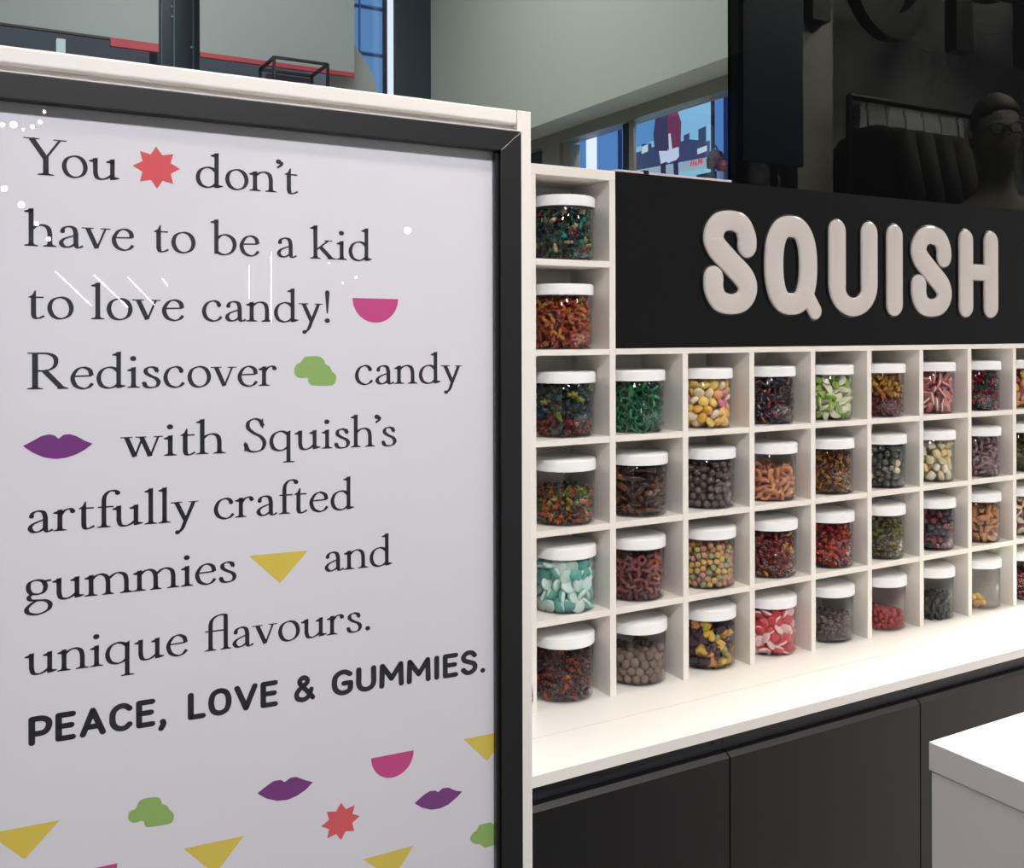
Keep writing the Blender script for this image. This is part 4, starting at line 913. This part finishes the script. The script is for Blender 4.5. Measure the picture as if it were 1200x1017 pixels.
def fill(jar_no, row, col, desc, cat, shape, r, fin, pal, H, slope, indiv, c, where):
    nm = cat; R = random.Random(100 + jar_no); pv, pf, pm = PROTO[shape]
    if indiv == 2:
        P = np.array([(-.022, -.022, .0100), (-.004, -.026, .0100), (-.014, -.006, .0100), (.010, -.012, .0100), (-.034, -.006, .0100), (-.012, -.018, .0230), (-.030, -.016, .0250)])
    else:
        vol = math.pi * .0555 ** 2 * H
        k = 1.12 * {'dome': .66, 'square': .50, 'slice': .55, 'round': .60, 'heart': .55, 'bear': .62, 'ring': .55, 'worm': .50, 'bottle': .55, 'strip': .55, 'stick': .45}.get(shape, .62)
        eff = {'dome': .74, 'round': .88, 'slice': .66, 'square': .66, 'heart': .74, 'bear': .80, 'ring': .74, 'worm': .50, 'bottle': .6, 'strip': .62, 'stick': .62}.get(shape, .98)
        n = int(k * vol / (4 / 3 * math.pi * (r * eff) ** 3)); n = min(n, 420)
        P = pack(n, r * eff, H, slope, jar_no, 1.0)
        rad = np.hypot(P[:, 0], P[:, 1]); zt = P[:, 2].max()
        keep = (rad > .0555 - r * eff * 3.6) | (P[:, 2] > zt - r * 2.6)
        P = P[keep]
    cols = [q[0] for q in pal]; wts = [q[1] for q in pal]
    mats = [gum(q, fin) for q in cols]
    two = shape in RIND
    rind = None
    if two:
        rc = RIND[shape]
        if row == '4' and shape == 'dome': rc = (240, 206, 204)
        if shape == 'slice' and fin == 'sugar': rc = (206, 150, 96)
        rind = gum(rc, fin)
    def jitter(p):
        i = R.choices(range(len(cols)), wts)[0]
        if desc.startswith('amber gummies over'): i = R.choice([0, 2, 0]) if p[2] > .048 + .01 * p[0] / .05 else 1
        if desc.startswith('dark green, red'): i = R.choices([0, 2, 3], [5, 1, 2])[0] if p[2] > .034 else R.choices([0, 1, 2], [1, 4, .6])[0]
        if desc.startswith('lime') or two: i = 0
        return i
    if indiv:
        protos = []
        for i in range(len(cols)):
            me = bpy.data.meshes.new('%s_%s' % (shape, nm)); me.from_pydata([tuple(v) for v in pv * r * .97], [], pf); me.materials.append(mats[i])
            if two: me.materials.append(rind); me.polygons.foreach_set('material_index', pm)
            me.polygons.foreach_set('use_smooth', [True] * len(pf)); me.set_sharp_from_angle(angle=math.radians(50)); protos.append(me)
        front = (P[:, 1] < .012) & (np.hypot(P[:, 0], P[:, 1]) > .0555 - r * 2.9) if indiv == 1 else np.ones(len(P), bool)
        rest = P[~front]; P = P[front]
        lab = '%s inside %s' % (SING[(row, col)], where)
        names = {'dome': 'domed_gummy', 'round': 'round_candy', 'slice': 'gummy_slice', 'square': 'square_gummy', 'heart': 'gummy_heart', 'ball': 'chocolate_ball', 'bottle': 'liquorice_piece', 'nugget': 'sugared_gummy'}
        for p in P:
            i = jitter(p); o = bpy.data.objects.new(names[shape], protos[i]); COL.objects.link(o)
            o.location = (c[0] + p[0], c[1] + p[1], c[2] + p[2]); o.rotation_euler = (R.uniform(0, 6.28), R.uniform(0, 6.28), R.uniform(0, 6.28))
            if shape in ('heart', 'dome', 'slice', 'square', 'round') and R.random() < .62:
                # flat pieces settle roughly flush with the jar wall
                nz = Vector((p[0], p[1], R.uniform(-.02, .02))).normalized() * (1 if R.random() < (.72 if row == '4' else .55) else -1)
                q_ = Vector((0, 0, 1)).rotation_difference(nz) @ Euler((R.gauss(0, .62), R.gauss(0, .62), R.uniform(0, 6.28))).to_quaternion()
                o.rotation_euler = q_.to_euler()
            if shape == 'bottle': o.rotation_euler = (R.uniform(-.6, .6), R.uniform(-.6, .6), R.uniform(0, 6))
            tag(o, lab, cat, 'candies in %s' % where)
        P = rest
        if not len(P): return
    b = MB()
    for p in P:
        i = jitter(p); M = rot_rand(R); v = pv @ M.T * r * R.uniform(.9, 1.0) + p
        if shape in ('worm', 'bottle', 'strip', 'slice', 'bear', 'stick'):
            q = np.hypot(v[:, 0], v[:, 1]); s = np.minimum(1, .0556 / np.maximum(q, 1e-9)); v[:, 0] *= s; v[:, 1] *= s; v[:, 2] = np.clip(v[:, 2], .0018, .0975)
        b.add([tuple(q) for q in v], pf, [i] * len(pf) if not two else [(0 if q == 0 else 1) for q in pm])
    o = b.build('candy_fill', mats + ([rind] if two else []), smooth=True, loc=c)
    tag(o, ('loose %s filling %s' if not indiv else 'deeper layer of %s inside %s') % (SHORT.get((row, col), desc), where), cat, kind='stuff')
SHORT = {('4', 6): 'small red sugared gummies', ('4', 7): 'black liquorice pieces', ('4', 8): 'few yellow and peach gummies', ('2', 6): 'black, green and cream candies',
         ('4', 3): 'mixed colour gummy hearts', ('1', 3): 'yellow, pink and cream candies', ('3', 3): 'tiny pastel candies', ('2', 8): 'dusty lilac gummies', ('3', 8): 'sugared orange slices', ('A', 1): 'teal, green and cream gummies'}
SING = {('1', 2): 'emerald square gummy ring', ('1', 3): 'yellow, pink or cream round candy', ('1', 5): 'lime green and white gummy slice', ('2', 3): 'glossy dark chocolate ball', ('3', 1): 'teal and white domed gummy',
        ('4', 2): 'cocoa dusted grey brown ball', ('4', 3): 'sugared gummy heart', ('4', 4): 'pink and white domed gummy', ('4', 5): 'shiny dark brown ball', ('4', 7): 'black liquorice piece', ('4', 8): 'leftover yellow or peach gummy'}
CELL = {'A': 'the top left cubby', 'B': 'the second cubby down'}
for no, J in enumerate(JARS):
    row, col = J[0], J[1]
    x = CW * (col - 1) + DIST[row][col - 1]; c = (x, .0612, ROWZ[row])
    rn = {'1': 'row one', '2': 'row two', '3': 'row three', '4': 'the bottom row'}
    where = CELL[row] if row in CELL else 'the %s jar of %s' % (ORD[col], rn[row])
    if row in CELL: where = 'the jar in ' + where
    place = ('in ' + ROWT[row]) if row in CELL else '%s in %s' % (ORD[col], rn[row])
    d = SHORT.get((row, col), J[2])
    t = thing('candy_jar', 'clear jar of %s, %s' % (d, place), 'jar', c, 'candy jars in the white cubbies', rotz=rng.uniform(0, 6))
    for nm, me in (('jar_body', JM), ('lid', LM)):
        o = bpy.data.objects.new(nm, me); COL.objects.link(o); o.parent = t
    fill(no, *J, c, where)

# ------------------------------------------------------------------ lamps of the store (light fittings)
def fittings():
    LB = mat('black_lamp_metal', (20, 20, 22), 0.4); GLOW = emit_mat('lamp_glow', (255, 248, 236), 40)
    for i, p in enumerate(SHELF_LIGHTS):
        t = thing('track_lamp', ('leftmost', 'second', 'third', 'rightmost')[i] + ' black box lamp of the row above the counter ledge', 'lamp', (p[0], p[1], p[2]), 'track lamps')
        b = MB(); b.box(-.10, .10, -.17, .17, .03, .10); b.build('housing', LB, t)
        r = MB(); r.tube([(0, 0, .10), (0, 0, 4.0 - p[2])], .008); r.build('rod', LB, t)
    for i, p in enumerate(FRONT_LIGHTS):
        t = thing('ceiling_lamp', ('left', 'middle', 'right')[i] + ' square ceiling lamp of the three behind the counter aisle', 'lamp', (p[0], p[1], p[2]), 'square ceiling lamps')
        b = MB(); b.box(-.32, .32, -.32, .32, .10, .4); b.build('housing', mat('grey_lamp_box', (180, 180, 180), .5), t)
    pend = [(-1.262, -8.487, 3.3, .025), (-1.179, -8.45, 3.3, .040), (-1.112, -8.53, 3.28, .014), (-1.04, -8.48, 3.3, .024), (-.977, -8.252, 3.3, .026), (-.938, -7.829, 3.3, .020), (-.968, -7.561, 3.3, .016),
            (-1.455, -12.5, 3.3, .050), (-1.331, -14.06, 3.3, .062), (-1.204, -16.47, 3.3, .050), (-1.074, -19.17, 3.3, .06), (1.46, -6.096, 2.306, .034), (1.105, -6.207, 1.965, .013), (1.016, -6.228, 1.927, .009), (.921, -6.24, 2.066, .010)]
    for i, (x, y, z, r) in enumerate(pend):
        t = thing('pendant_lamp', 'small glowing globe pendant reflected in the poster glass', 'lamp', (x, y, z), 'globe pendants')
        r *= .72; b = MB(); b.add(*[q for q in (lambda a: ([(vx * r, vy * r, vz * r) for vx, vy, vz in a[0]], a[1]))(ico(2))]); b.build('globe', GLOW, t, smooth=True)
        c = MB(); c.tube([(0, 0, r), (0, 0, 4.0 - z)], .004, 6); c.build('cord', LB, t)
    tubes = [((-.876, -9.405, 2.146), (-.569, -9.416, 1.831)), ((-.547, -9.405, 2.121), (-.247, -9.407, 1.817)), ((-.247, -9.397, 2.103), (-.001, -9.393, 1.836)), ((.06, -9.379, 2.10), (.115, -9.379, 2.027)), ((1.08, -9.243, 2.379), (1.084, -9.272, 1.672)), ((.87, -9.285, 2.248), (.872, -9.3, 1.909))]
    for i, (a, b_) in enumerate(tubes):
        mid = Vector([(a[k] + b_[k]) / 2 for k in range(3)])
        t = thing('tube_lamp', ('slanted' if i < 4 else 'upright') + ' thin glowing tube lamp reflected in the poster glass', 'lamp', mid, 'tube lamps')
        m_ = MB(); m_.tube([Vector(a) - mid, Vector(b_) - mid], .006 if i < 5 else .003, 8); m_.build('tube', emit_mat('tube_glow', (246, 246, 255), 22), t)
        c = MB(); c.tube([Vector(a) - mid, Vector((a[0], a[1], 4.0)) - mid], .003, 6); c.build('cord', LB, t)
fittings()
